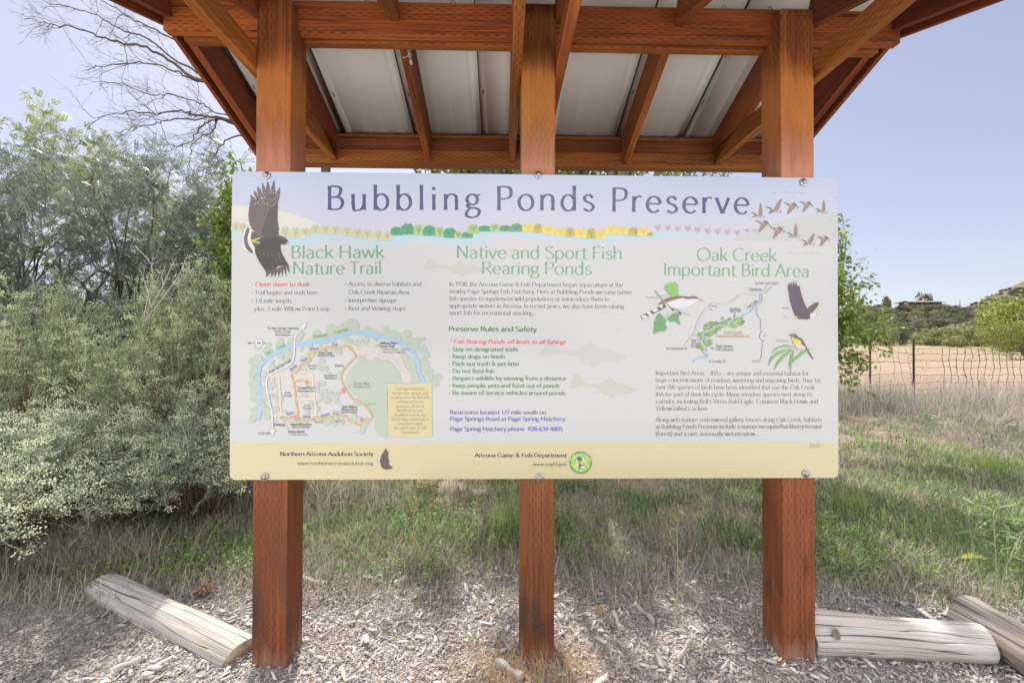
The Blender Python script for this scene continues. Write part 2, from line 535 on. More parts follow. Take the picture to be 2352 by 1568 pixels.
# wire hooks on top of the front ridge beam
M_STEEL = mat_plain('bolt_steel', (.36, .35, .34), .42, 1.0, .1, 40)
for x in (-.72, -.36, .80, 1.0):
    S = Soup()
    t = np.linspace(-.3, np.pi + .3, 9)
    P = np.stack([x + .009 * np.cos(t), np.full(9, .09), 2.712 + .012 + .014 * np.sin(t)], 1)
    tube(S, P, .0022, (.3, .3, .3), 5)
    link('hook', S.mesh('hook', M_STEEL), kiosk)

# ================================================================== SIGN
SW, SH, ST = 2.44, 1.22, .006
SZ0 = 1.357 - SH / 2
sign = thing('information_sign', 'wide pale information board about ponds and a nature trail, bolted across the posts', 'sign', KO, rz=KYAW)
# frame position of the board's corners in the 3840-wide photograph -> board coordinates
_src = [(874.3, 642.5), (3141.2, 666.1), (3142.0, 1791.0), (859.6, 1800.8)]
_dst = [(-SW / 2, SH), (SW / 2, SH), (SW / 2, 0), (-SW / 2, 0)]
_A = []; _b = []
for (x, y), (X, Z) in zip(_src, _dst):
    _A += [[x, y, 1, 0, 0, 0, -X * x, -X * y], [0, 0, 0, x, y, 1, -Z * x, -Z * y]]; _b += [X, Z]
_h = np.append(np.linalg.solve(np.array(_A), np.array(_b)), 1).reshape(3, 3)
CROP = {'A': (850, 630), 'B': (1600, 630), 'C': (2380, 630), 'D': (850, 1140), 'E': (1600, 1140),
        'F': (2380, 1000), 'G': (2380, 1360)}
def cv(c, pts):
    """crop pixels -> board metres (x, z)"""
    p = np.asarray(pts, float).reshape(-1, 2)
    if c == 'H': p = p * .65901 + (850, 1640)
    elif c == 'S': pass
    else: p = p * .340136 + CROP[c]
    q = np.c_[p, np.ones(len(p))] @ _h.T
    return q[:, :2] / q[:, 2:]

PAPER = lin((.812, .808, .80))
def ink(r, g, b):
    """seen colour -> printed albedo (the white paper is .78)"""
    c = s255(r, g, b)
    return tuple(min(.7, .395 * a / p) for a, p in zip(c, PAPER))

class Print:
    lay = 0
    def __init__(s): s.S = Soup()
    def z(s, n=1):
        Print.lay += n
        return -.0004 - Print.lay * 1e-6
    def poly(s, c, pts, col, smooth=0, raw=False):
        p = np.asarray(pts, float).reshape(-1, 2)
        if smooth:
            q = np.concatenate([p, p[:1]])
            p = curve_pts(np.c_[q, np.zeros(len(q))], len(p) * smooth)[:-1, :2]
        if not raw: p = cv(c, p)
        y = s.z()
        tri = tessellate_polygon([[Vector((a, b, 0)) for a, b in p]])
        V = np.c_[p[:, 0], np.full(len(p), y), p[:, 1]]
        T = []
        for a, b, d in tri:
            ar = (p[b][0] - p[a][0]) * (p[d][1] - p[a][1]) - (p[b][1] - p[a][1]) * (p[d][0] - p[a][0])
            T.append((a, b, d) if ar > 0 else (a, d, b))
        s.S.add(V, T, col)
    def disc(s, c, x, y, r, col, n=20, ry=None):
        a = np.linspace(0, 2 * np.pi, n, endpoint=False)
        s.poly(c, np.c_[x + r * np.cos(a), y + (ry or r) * np.sin(a)], col)
    def line(s, c, pts, w, col, smooth=0):
        """w in crop pixels (crops of scale .34)"""
        p = np.asarray(pts, float).reshape(-1, 2)
        if smooth: p = curve_pts(np.c_[p, np.zeros(len(p))], len(p) * smooth)[:, :2]
        t = np.gradient(p, axis=0); t /= np.maximum(np.linalg.norm(t, axis=1, keepdims=True), 1e-9)
        w = np.atleast_1d(np.asarray(w, float))
        if len(w) > 1: w = np.interp(np.linspace(0, 1, len(p)), np.linspace(0, 1, len(w)), w)
        nn = np.c_[-t[:, 1], t[:, 0]] * (w.reshape(-1, 1) / 2)
        a, b = cv(c, p + nn), cv(c, p - nn)
        y = s.z(); n = len(p)
        V = np.empty((2 * n, 3)); V[:n, 0], V[:n, 2] = a.T; V[n:, 0], V[n:, 2] = b.T; V[:, 1] = y
        i = np.arange(n - 1)
        s.S.add(V, np.stack([i, i + 1, n + i + 1, n + i], 1), col)

GL = {
'a': (54, "C 10 54 22 66 36 62 42 48 42 36;L 42 46 42 0;C 42 38 22 36 9 24 12 4 24 -1 34 4 42 16"),
'b': (60, "A 31 33 22 33 0 360;L 10 105 10 0"), 'c': (54, "A 32 33 24 33 45 315"),
'd': (62, "A 30 33 22 33 0 360;L 51 105 51 0"), 'e': (58, "L 9 36 52 36;A 31 33 23 33 6 318"),
'f': (34, "C 38 98 28 105 18 98 17 80;L 17 82 17 0;L 4 66 34 66"),
'g': (56, "A 26 44 18 22 0 360;C 15 27 9 18 18 10 38 8 50 -2 46 -22 28 -31 8 -26 6 -10 18 6;L 38 60 54 65"),
'j': (26, "L 14 66 14 -20;C 14 -20 10 -30 0 -30;D 14 90 7"),
'h': (58, "L 10 105 10 0;C 10 44 20 62 34 66 46 58 48 42;L 48 44 48 0"), 'i': (24, "L 12 66 12 0;D 12 90 7"),
'k': (54, "L 10 105 10 0;L 46 66 12 30;L 22 40 50 0"), 'l': (24, "L 12 105 12 0"),
'm': (88, "L 10 66 10 0;C 10 46 20 64 32 66 42 58 44 44;L 44 46 44 0;C 44 46 54 64 66 66 76 58 78 44;L 78 46 78 0"),
'n': (58, "L 10 66 10 0;C 10 44 20 62 34 66 46 58 48 42;L 48 44 48 0"), 'o': (64, "A 32 33 24 33 0 360"),
'p': (60, "L 10 66 10 -30;A 31 33 22 33 0 360"), 'q': (62, "L 51 66 51 -30;A 30 33 22 33 0 360"),
'r': (38, "L 10 66 10 0;C 10 42 18 60 28 66 38 64"), 's': (48, "C 40 54 28 67 12 58 14 42 34 30 42 14 28 -1 8 8"),
't': (38, "L 18 86 18 16;C 18 18 20 0 30 -1 38 4;L 4 66 36 66"),
'u': (58, "L 10 66 10 24;C 10 26 14 0 28 -1 40 6 48 24;L 48 66 48 0"), 'v': (52, "L 4 66 26 0;L 26 0 48 66"),
'w': (80, "L 4 66 22 0;L 22 0 40 66;L 40 66 58 0;L 58 0 76 66"), 'x': (52, "L 6 66 48 0;L 46 66 4 0"),
'y': (52, "L 4 66 26 2;L 48 66 20 -24;C 20 -24 16 -31 6 -30"), 'z': (52, "L 8 63 44 63;L 44 63 8 3;L 8 3 46 3"),
'A': (72, "L 4 0 36 100;L 36 100 68 0;L 16 34 56 34"),
'B': (64, "L 12 100 12 0;C 12 98 34 98 48 92 50 76 42 58 28 53 12 53;C 28 53 48 50 56 36 56 22 46 5 28 2 12 2"),
'C': (80, "A 46 50 38 51 48 312"), 'D': (82, "L 12 100 12 0;C 12 98 34 98 56 92 70 72 74 50 70 28 56 8 34 2 12 2"),
'E': (60, "L 12 100 12 0;L 12 97 54 97;L 12 52 48 52;L 12 3 56 3"), 'F': (56, "L 12 100 12 0;L 12 97 54 97;L 12 52 46 52"),
'G': (86, "A 46 50 38 51 48 322;L 76 44 76 10;L 54 44 78 44"), 'H': (80, "L 12 100 12 0;L 66 100 66 0;L 12 52 66 52"),
'I': (28, "L 14 100 14 0"), 'K': (64, "L 12 100 12 0;L 58 100 16 50;L 26 58 62 0"), 'L': (54, "L 12 100 12 0;L 12 3 52 3"),
'M': (96, "L 12 0 16 100;L 16 100 48 6;L 48 6 80 100;L 80 100 84 0"), 'N': (80, "L 12 0 12 100;L 12 100 66 0;L 66 0 66 100"),
'O': (96, "A 48 50 40 51 0 360"), 'P': (60, "L 12 100 12 0;C 12 98 34 98 50 92 54 74 50 56 34 48 12 48"),
'R': (66, "L 12 100 12 0;C 12 98 34 98 50 92 54 74 50 56 34 50 12 50;L 32 50 62 0"),
'S': (60, "C 50 86 34 101 12 90 12 70 38 50 54 30 48 6 26 -1 6 10"), 'T': (64, "L 32 100 32 0;L 2 97 62 97"),
'U': (80, "L 12 100 12 34;C 12 36 18 4 40 -1 62 4 68 36;L 68 34 68 100"), 'V': (68, "L 3 100 34 0;L 34 0 65 100"),
'W': (100, "L 3 100 26 0;L 26 0 50 100;L 50 100 74 0;L 74 0 97 100"), 'Y': (64, "L 3 100 32 46;L 62 100 32 46;L 32 46 32 0"),
'Z': (64, "L 6 97 56 97;L 56 97 6 3;L 6 3 58 3"),
'0': (56, "A 28 50 21 51 0 360"), '1': (56, "L 30 100 30 0;L 14 86 30 100"),
'2': (56, "C 8 78 14 98 30 101 46 92 46 72 34 46 8 4;L 8 3 50 3"),
'3': (56, "C 10 86 26 101 44 90 44 66 24 54;C 24 54 46 50 50 26 40 4 22 -1 6 12"),
'4': (56, "L 40 100 40 0;L 40 100 6 32;L 6 30 52 30"),
'5': (56, "L 46 97 16 97;L 16 100 12 56;C 12 56 28 66 48 50 46 16 26 -1 6 10"),
'6': (56, "C 44 94 22 84 10 50 10 24;A 28 32 19 33 0 360"), '7': (56, "L 6 97 50 97;L 50 97 22 0"),
'8': (56, "A 28 75 18 26 0 360;A 28 26 21 27 0 360"), '9': (56, "A 28 68 19 33 0 360;C 46 76 46 50 34 16 12 6"),
'.': (24, "D 10 6 8"), ',': (24, "D 10 6 8;L 11 4 4 -14"), ':': (24, "D 10 6 8;D 10 56 8"),
'&': (76, "C 66 42 52 10 28 -1 9 16 18 42 40 60 46 82 32 101 19 84 26 62 48 24 70 0"),
'-': (34, "L 4 36 30 36"), '–': (60, "L 2 36 54 36"), '’': (20, "D 9 94 7;L 10 92 4 76"),
'(': (32, "C 28 108 12 74 12 28 28 -20"), ')': (32, "C 4 108 20 74 20 28 4 -20"), '/': (40, "L 2 -4 36 104"),
'•': (36, "D 16 40 12"), '*': (44, "L 22 100 22 60;L 6 90 38 70;L 38 90 6 70"), '!': (26, "L 12 100 12 28;D 12 6 8"),
'★': (50, "D 22 50 22"), ' ': (28, ""),
}
STY = {  # thick, thin, serif, nib angle, flare
    'opt': (11.5, 6.2, 0, 12, .22), 'tim': (12.5, 5.5, 1, 14, 0), 'timb': (19, 8, 1, 14, 0),
    'hel': (12, 10.5, 0, 0, 0), 'helb': (19.5, 16, 0, 0, 0)}

def glyph_strokes(ch):
    out = []
    for part in GL[ch][1].split(';'):
        if not part: continue
        k, *v = part.split(); v = [float(x) for x in v]
        if k == 'L': out.append(('L', np.array(v).reshape(-1, 2)))
        elif k == 'C': out.append(('C', np.array(v).reshape(-1, 2)))
        elif k == 'A': out.append(('A', v))
        elif k == 'D': out.append(('D', v))
    return out
GLS = {c: glyph_strokes(c) for c in GL}

def text(pr, s, c, x0, y0, x1, y1, cap, col, style='tim', fit='scale', italic=0.0, res=1.0, wide=1.0):
    """set one line from (x0,y0) to (x1,y1) on its baseline; cap = capital height; all in crop pixels"""
    thick, thin, serif, nib, flare = STY[style]
    a, b = cv(c, [(x0, y0)])[0], cv(c, [(x1, y1)])[0]
    up = cv(c, [(x0 - (y1 - y0) / max(abs(x1 - x0), 1) * cap * -1, y0 - cap)])[0] - a
    capm = np.linalg.norm(up) / 100
    d = b - a; Lm = np.linalg.norm(d); d /= Lm; nrm = np.array([-d[1], d[0]])
    adv = [GL[ch][0] for ch in s]
    nat = sum(adv) - 14
    trk = 0.0; sx = wide
    if fit == 'track':
        trk = (Lm / capm - nat * wide) / max(len(s) - 1, 1)
    else:
        sx = Lm / (capm * nat)
    y = pr.z(); pr.z(8)
    pen = -7.0
    for ch, ad in zip(s, adv):
        for k, (kind, v) in enumerate(GLS[ch]):
            yy = y - k * 1e-6
            serifs = []
            if kind == 'D':
                t = np.linspace(0, 2 * np.pi, 10, endpoint=False)
                r = v[2] * (1.25 if style in ('helb', 'timb') else 1)
                P = np.c_[v[0] + r * np.cos(t), v[1] + r * np.sin(t)]
                V, F = P, [(0, i, i + 1) for i in range(1, 9)]
            else:
                if kind == 'L': P = v[0] + (v[-1] - v[0]) * np.linspace(0, 1, 5 if flare else 2)[:, None]
                elif kind == 'C': P = curve_pts(np.c_[v, np.zeros(len(v))], int((len(v) * 3 + 2) * res))[:, :2]
                else:
                    t = np.radians(np.linspace(v[4], v[5], int(21 * res)))
                    P = np.c_[v[0] + v[2] * np.cos(t), v[1] + v[3] * np.sin(t)]
                T = np.gradient(P, axis=0); T /= np.maximum(np.linalg.norm(T, axis=1, keepdims=True), 1e-9)
                th = np.arctan2(T[:, 1], T[:, 0]) - R(nib)
                w = thin + (thick - thin) * np.abs(np.sin(th)) ** 1.3
                if kind == 'L' and flare:
                    w = w * (1 + flare * np.abs(np.linspace(-1, 1, len(P))) ** 3)
                nn = np.c_[-T[:, 1], T[:, 0]] * w[:, None] / 2
                n = len(P)
                V = np.concatenate([P + nn, P - nn])
                i = np.arange(n - 1)
                F = np.concatenate([np.stack([i, n + i, n + i + 1], 1), np.stack([i, n + i + 1, i + 1], 1)])
                if serif and kind == 'L' and abs(v[-1][0] - v[0][0]) < .75 * abs(v[-1][1] - v[0][1]):
                    for e in (v[0], v[-1]):
                        if e[1] in (0, -30): serifs.append((e[0] - 15, e[0] + 15, e[1], e[1] + thin))
                        elif e[1] == 100: serifs.append((e[0] - 15, e[0] + 15, 100 - thin, 100))
                        elif e[1] in (66, 105): serifs.append((e[0] - 13, e[0] + (12 if ch in 'vwy' else 2), e[1] - thin, e[1]))
            q = [(V, F)]
            for (xa, xb, ya, yb) in serifs:
                q.append((np.array([(xa, ya), (xb, ya), (xb, yb), (xa, yb)]), [(0, 1, 2), (0, 2, 3)]))
            for jj, (Vg, Fg) in enumerate(q):
                X = (pen + Vg[:, 0] + italic * Vg[:, 1]) * sx; Z = Vg[:, 1]
                W = a + np.outer(X * capm, d) + np.outer(Z * capm, nrm)
                pr.S.add(np.c_[W[:, 0], np.full(len(W), yy - jj * 3e-7), W[:, 1]], Fg, col)
        pen += ad + trk / sx

M_PRINT = mat_attr('printed_ink', rough=.16, spec=.75)
M_EDGE = mat_plain('board_edge', (.55, .55, .54), .4)

# ---- the board: rounded sheet, printed background carried by its own mesh
def rrect(w, h, r, n=6):
    P = []
    for cx, cz, a0 in ((w / 2 - r, h - r, 0), (-w / 2 + r, h - r, 90), (-w / 2 + r, r, 180), (w / 2 - r, r, 270)):
        for t in np.linspace(a0, a0 + 90, n): P.append((cx + r * math.cos(R(t)), cz + r * math.sin(R(t))))
    return np.array(P)
PR = Print()
out = rrect(SW, SH, .022)
n = len(out)
V = np.concatenate([np.c_[out[:, 0], np.zeros(n), out[:, 1]], np.c_[out[:, 0], np.full(n, ST), out[:, 1]]])
tri = [(a, b, c) for a, b, c in tessellate_polygon([[Vector((x, z, 0)) for x, z in out]])]
def orient(t):
    a, b, c = (out[i] for i in t)
    return t if (b[0] - a[0]) * (c[1] - a[1]) - (b[1] - a[1]) * (c[0] - a[0]) > 0 else (t[0], t[2], t[1])
tri = [orient(t) for t in tri]
base = ink(203, 205, 206)
PR.S.add(V, tri, base)
i = np.arange(n); j = (i + 1) % n
PR.S.add(V, np.stack([i, n + i, n + j, j], 1), (.34, .34, .33))
PR.S.add(V, [(n + a, n + c, n + b) for a, b, c in tri], (.6, .6, .58))
# printed sky, blue at the top fading to pale rose
def band(z_list, cols, x0=-SW / 2 + .003, x1=SW / 2 - .003):
    y = PR.z(); V = []; C = []
    for z, c in zip(z_list, cols): V += [(x0, y, z), (x1, y, z)]; C += [c, c]
    k = np.arange(len(z_list) - 1) * 2
    PR.S.add(V, np.stack([k + 2, k + 3, k + 1, k], 1)[:, ::-1], C)
zt = SH - .022
band([.905, .98, 1.08, zt], [ink(214, 203, 208), ink(207, 203, 217), ink(198, 203, 224), ink(190, 201, 226)])
t_ = out[(out[:, 1] >= zt - 1e-6)]
PR.poly('S', t_, ink(188, 200, 226), raw=True)
# land, hills, river
BX = SW / 2 - .003
land_top = cv('A', [(52, 640)])[0][1]
PR.poly('A', [(62, 420), (290, 418), (430, 432), (580, 466), (700, 495), (800, 530), (910, 570), (1010, 615), (1160, 665), (1300, 745), (1500, 800), (60, 800)], ink(220, 217, 209))
PR.poly('C', [(1090, 770), (1240, 710), (1380, 660), (1540, 600), (1700, 556), (1850, 527), (2000, 506), (2120, 492), (2238, 485), (2242, 800), (1090, 800)], ink(196, 199, 198))
z0 = cv('A', [(900, 745)])[0][1]
PR.poly('S', [(-BX, .23), (BX, .23), (BX, z0 - .018), (.75, z0 - .028), (0, z0 - .02), (-BX, z0 - .01)], ink(205, 206, 206), raw=True)
top = [('A', [(62, 712), (400, 722), (640, 766), (860, 772), (866, 746), (900, 731), (1000, 722), (1120, 728), (1250, 742), (1560, 785), (1700, 800), (1832, 804), (1822, 780), (1832, 758), (1880, 738), (1990, 731), (2150, 738), (2352, 756)]),
       ('B', [(300, 773), (440, 770), (505, 756), (490, 738), (520, 718), (600, 702), (750, 697), (900, 697), (1050, 702), (1250, 718), (1400, 736), (1600, 760), (1760, 776), (1965, 782), (1980, 765), (1950, 745), (1985, 732), (2080, 728), (2200, 734)]),
       ('C', [(58, 746), (205, 748), (205, 725), (250, 706), (380, 697), (520, 706), (640, 720), (770, 736), (900, 747), (1110, 757)])]
bot = [('C', [(1040, 790), (900, 786), (760, 770), (620, 755), (500, 748), (400, 744), (330, 752), (310, 768), (325, 780), (290, 792), (180, 799), (0, 796)]),
       ('B', [(2130, 778), (2095, 790), (2110, 805), (2050, 828), (1930, 836), (1800, 830), (1500, 802), (1250, 778), (1050, 762), (850, 752), (730, 755), (690, 770), (706, 792), (690, 812), (600, 832), (400, 839), (250, 834), (100, 826)]),
       ('A', [(2150, 812), (2040, 805), (1990, 815), (2005, 835), (1960, 850), (1850, 859), (1700, 856), (1500, 842), (1350, 818), (1200, 800), (1080, 789), (1010, 797), (1015, 820), (970, 848), (850, 861), (740, 856), (600, 830), (400, 800), (58, 795)])]
PR.poly('S', np.concatenate([cv(c, p) for c, p in top + bot]), ink(186, 213, 226), raw=True)
# yellow foot band
zy = [cv('H', [(14, 34)])[0][1], cv('G', [(2250, 878)])[0][1]]
yb = rrect(SW - .002, SH, .021)
yb = yb[yb[:, 1] < .1]
PR.poly('S', np.concatenate([[(BX, zy[1]), (-BX, zy[0])], yb]), ink(214, 203, 158), raw=True)

def picture(name, pr, label=None):
    o = link(name, pr.S.mesh(name, M_PRINT), sign, (0, 0, SZ0))
    if label: o['label'] = label
    return o

# ---- fish silhouettes
P = Print()
FISH = [(0, .62), (.05, .30), (.10, .0), (.19, .25), (.24, .42), (.42, .47), (.55, .22), (.58, .12), (.66, .36), (.78, .44), (.90, .58), (1.0, .74), (.98, .82), (.85, .96), (.70, 1.0), (.64, 1.16), (.58, 1.17), (.58, 1.02), (.50, 1.0), (.46, .86), (.42, .74), (.30, .66), (.20, .62), (.08, .72)]
def fish(c, x0, y0, w, h, col):
    P.poly(c, [(x0 + a * w, y0 + b * h) for a, b in FISH], col, smooth=3)
for fa in (('A', 2165, 1000, 700, 170, ink(198, 198, 192)), ('E', 1240, 385, 970, 270, ink(197, 199, 198)), ('E', 1560, 770, 775, 230, ink(198, 196, 184))):
    P = Print(); fish(*fa); picture('fish_silhouette', P)


# ---- lettering
DK, GR = ink(92, 92, 93), ink(78, 76, 120)
PR_T = PR
NAVY, GRN1, GRN2 = ink(70, 70, 120), ink(118, 168, 132), ink(92, 152, 88)
text(PR, 'Bubbling', 'A', 1125, 463, 2785, 463, 265, NAVY, 'opt', 'track', res=1.6, wide=1.2)
text(PR, 'Ponds', 'B', 785, 465, 1838, 471, 265, NAVY, 'opt', 'track', res=1.6, wide=1.2)
text(PR, 'Preserve', 'B', 2052, 480, 3538, 503, 265, NAVY, 'opt', 'track', res=1.6, wide=1.2)
for s_, c, x0, y0, x1, y1, k in (('Black Hawk', 'A', 722, 997, 1732, 993, GRN1), ('Nature Trail', 'A', 740, 1172, 1702, 1167, GRN1),
        ('Native and Sport Fish', 'B', 338, 993, 2145, 1003, GRN1), ('Rearing Ponds', 'B', 615, 1168, 1812, 1175, GRN1),
        ('Oak Creek', 'C', 690, 1018, 1556, 1027, GRN1), ('Important Bird Area', 'C', 322, 1180, 1915, 1199, GRN1)):
    text(PR, s_, c, x0, y0, x1, y1, 137, k, 'opt', 'scale', res=1.3)
RED, PUR, HGRN = ink(226, 106, 108), ink(104, 106, 182), ink(86, 140, 92)
text(PR, '•', 'A', 284, 1305, 300, 1305, 40, RED, 'helb')
text(PR, 'Open dawn to dusk', 'A', 323, 1305, 918, 1303, 44, RED, 'helb')
for s_, c, x0, y0, x1, y1 in (
        ('• Trail begins and ends here', 'A', 282, 1397, 1002, 1395), ('• 1.8 mile length,', 'A', 282, 1487, 722, 1486),
        ('plus .5 mile Willow Point Loop', 'D', 312, 76, 1135, 75), ('• Access to diverse habitats and', 'A', 1315, 1300, 2147, 1300),
        ('Oak Creek Riparian Area', 'A', 1348, 1390, 2013, 1391), ('• Interpretive signage', 'A', 1312, 1480, 1872, 1479),
        ('• Rest and Viewing stops', 'D', 1310, 70, 1970, 70),
        ('In 1938, the Arizona Game & Fish Department began aquaculture at the', 'B', 254, 1301, 2160, 1309),
        ('nearby Page Springs Fish Hatchery. Here at Bubbling Ponds we raise native', 'B', 254, 1380, 2260, 1388),
        ('fish species to supplement wild populations or reintroduce them to', 'B', 254, 1461, 2013, 1466),
        ('appropriate waters in Arizona. In recent years, we also have been raising', 'E', 252, 40, 2172, 46),
        ('sport fish for recreational stocking.', 'E', 252, 118, 1180, 121),
        ('Important Bird Areas – IBAs – are unique and essential habitat for', 'G', 230, 133, 1912, 137),
        ('large concentrations of resident, wintering and migrating birds. Thus far,', 'G', 230, 210, 2055, 214),
        ('over 200 species of birds have been identified that use the Oak Creek', 'G', 230, 290, 1978, 291),
        ('IBA for part of their life cycle. Many sensitive species nest along its', 'G', 230, 368, 1950, 368),
        ('corridor including Bell’s Vireo, Bald Eagle, Common Black-Hawk and', 'G', 230, 447, 2013, 445),
        ('Yellow-billed Cuckoo.', 'G', 230, 525, 805, 524),
        ('Along with mature cottonwood gallery forests along Oak Creek, habitats', 'G', 230, 648, 2053, 645),
        ('at Bubbling Ponds Preserve include a mature mesquite/hackberry bosque', 'G', 228, 726, 2058, 720),
        ('(forest) and a rare, seasonally-wet meadow.', 'G', 228, 805, 1328, 802)):
    text(PR, s_, c, x0, y0, x1, y1, 45, DK, 'tim', res=.6)
text(PR, 'Preserve Rules and Safety', 'E', 248, 300, 1207, 303, 52, HGRN, 'helb', res=.8)
text(PR, '* Fish Rearing Ponds off limits to all fishing!', 'E', 252, 436, 1520, 440, 42, RED, 'helb', italic=.2, res=.7)
for i_, (s_, x1) in enumerate((('Stay on designated trails', 1000), ('Keep dogs on leash', 855), ('Pack out trash & pet litter', 1020), ('Do not feed fish', 740),
        ('Respect wildlife by viewing from a distance', 1530), ('Keep people, pets and food out of ponds', 1455), ('Be aware of service vehicles around ponds', 1520))):
    y_ = 519 + i_ * 80.2
    text(PR, '•', 'E', 246, y_, 260, y_, 34, HGRN, 'helb')
    text(PR, s_, 'E', 286, y_, x1, y_ + 1, 42, HGRN, 'helb', res=.7)
for s_, x1, y_ in (('Restrooms located 1/2 mile south on', 1308, 1215), ('Page Springs Road at Page Spring Hatchery.', 1533, 1287), ('Page Spring Hatchery phone  928-634-4805', 1488, 1398)):
    text(PR, s_, 'E', 258, y_, x1, y_, 42, PUR, 'helb', res=.7)
INK = ink(40, 34, 36)
text(PR, 'Northern Arizona Audubon Society', 'H', 304, 106, 831, 106, 22, INK, 'timb', res=.7)
text(PR, 'www.northernarizonaaudubon.org', 'H', 402, 158, 829, 158, 20, ink(70, 66, 66), 'hel', res=.7)
text(PR, 'Arizona Game & Fish Department', 'H', 1411, 113, 1930, 113, 22, INK, 'timb', res=.7)
text(PR, 'www.azgfd.gov', 'H', 1739, 162, 1930, 162, 20, ink(70, 66, 66), 'hel', res=.7)
for k in range(4):                                  # illegible credit lines
    for q in range(5):
        xa = 1916 + (8 if k == 2 else 0) + q * 25
        PR.line('G', [(xa, 897 + k * 11), (xa + 19, 897 + k * 11)], 4.5, ink(140, 130, 112))
# weather streaks and specks on the board
for (c, xa, xb, y_, k) in (('C', 1520, 1890, 268, 12), ('C', 1690, 2050, 936, 13)):
    for q in range(k):
        x_ = xa + (xb - xa) * (q + random.random() * .6) / k
        PR.line(c, [(x_, y_ + random.uniform(-5, 5)), (x_ + random.uniform(8, 26), y_ + random.uniform(-5, 5))], random.uniform(4, 9), ink(176, 170, 164))
for k in range(38):
    x_, z_ = random.uniform(-1.2, 1.2), random.uniform(.05, 1.18)
    if k < 25: x_ = 1.2 + random.uniform(-.012, .012); z_ = random.uniform(.5, 1.2)
    r_ = random.uniform(.0008, .0018)
    a_ = np.linspace(0, 6.28, 6, endpoint=False)
    PR.poly('S', np.c_[x_ + r_ * np.cos(a_), z_ + r_ * np.sin(a_)], ink(120, 112, 105), raw=True)
panel = link('panel', PR.S.mesh('panel', M_PRINT), sign, (0, 0, SZ0))

# ---- row of seasonal trees
P = Print()
def ptree(c, x, yt, yb, r, col, twig, crown=True):
    rnd = random.Random(int(x * 7 + yt))
    if crown:
        a = np.linspace(0, 2 * np.pi, 26, endpoint=False)
        rr = 1 + .07 * np.sin(a * 7 + rnd.random() * 6) + .04 * np.sin(a * 11 + rnd.random() * 6)
        h = (yb - yt) / 2
        P.poly(c, np.c_[x + r * rr * np.cos(a), yt + h * 1.0 + h * rr * np.sin(a) * 1.0], col)
        P.poly(c, [(x - r * .95, yb), (x + r * .95, yb), (x + r, yt + h), (x - r, yt + h)], col)
    H_ = yb - yt
    P.line(c, [(x, yb), (x, yb - H_ * .62)], 4, twig)
    for k in range(7):
        t = .22 + .07 * k; sd = -1 if k % 2 else 1
        y0 = yb - H_ * t
        P.line(c, [(x, y0), (x + sd * r * .38, y0 - H_ * .16), (x + sd * r * (.75 - .05 * k), y0 - H_ * (.2 + .03 * k))], [3.2, 2.6, 1.8], twig)
        P.line(c, [(x + sd * r * .38, y0 - H_ * .16), (x + sd * r * .42, y0 - H_ * .34)], 2, twig)
    P.line(c, [(x, yb - H_ * .6), (x + r * .12, yt + H_ * .08)], 2.4, twig)
OLV, OTW = ink(206, 205, 170), ink(150, 146, 96)
for x, yt, yb_ in ((112, 600, 705), (182, 605, 710), (655, 645, 765), (768, 652, 772), (872, 662, 745), (985, 622, 722), (1095, 632, 728), (1205, 634, 735), (1335, 650, 752), (1450, 668, 770), (1560, 680, 785), (1675, 690, 798), (1775, 700, 803)):
    ptree('A', x, yt, yb_, 56, OLV, OTW)
DG, DGT, LG, LGT = ink(84, 160, 118), ink(58, 116, 84), ink(172, 200, 128), ink(72, 112, 66)
for c, x, yt, yb_, r, dk in (('A', 1875, 648, 742, 62, 1), ('A', 2000, 610, 735, 74, 1), ('A', 2120, 624, 738, 56, 0), ('A', 2240, 634, 748, 72, 1),
        ('B', 148, 648, 758, 52, 0), ('B', 262, 660, 770, 72, 1), ('B', 352, 700, 772, 44, 0), ('B', 450, 706, 772, 62, 1), ('B', 520, 620, 722, 66, 0), ('B', 645, 634, 700, 68, 1), ('B', 755, 616, 697, 56, 0), ('B', 870, 630, 699, 64, 1), ('B', 995, 612, 701, 66, 1)):
    ptree(c, x, yt, yb_, r, DG if dk else LG, DGT if dk else LGT)
YE, YT, OC, OT = ink(232, 212, 98), ink(196, 172, 66), ink(196, 184, 80), ink(120, 104, 50)
for c, x, yt, yb_, r, dk in (('B', 1120, 612, 706, 66, 0), ('B', 1228, 614, 716, 50, 1), ('B', 1345, 632, 730, 70, 0), ('B', 1478, 652, 745, 60, 0), ('B', 1582, 656, 758, 50, 1), ('B', 1702, 656, 770, 68, 0), ('B', 1818, 660, 778, 50, 1), ('B', 1920, 680, 780, 56, 0), ('B', 2035, 628, 730, 70, 0), ('B', 2165, 648, 735, 60, 0), ('B', 2275, 652, 744, 50, 1),
        ('C', 10, 660, 748, 34, 1), ('C', 100, 652, 748, 66, 0), ('C', 172, 708, 748, 36, 1)):
    ptree(c, x, yt, yb_, r, OC if dk else YE, OT if dk else YT)
for x, yt, yb_ in ((255, 618, 705), (368, 620, 700), (478, 634, 706), (590, 625, 716), (695, 636, 728), (805, 650, 738), (915, 656, 748), (1022, 664, 752), (1130, 670, 757), (1240, 660, 712), (1325, 668, 690)):
    ptree('C', x, yt, yb_, 54, None, ink(186, 172, 205), crown=False)
picture('tree_row', P)

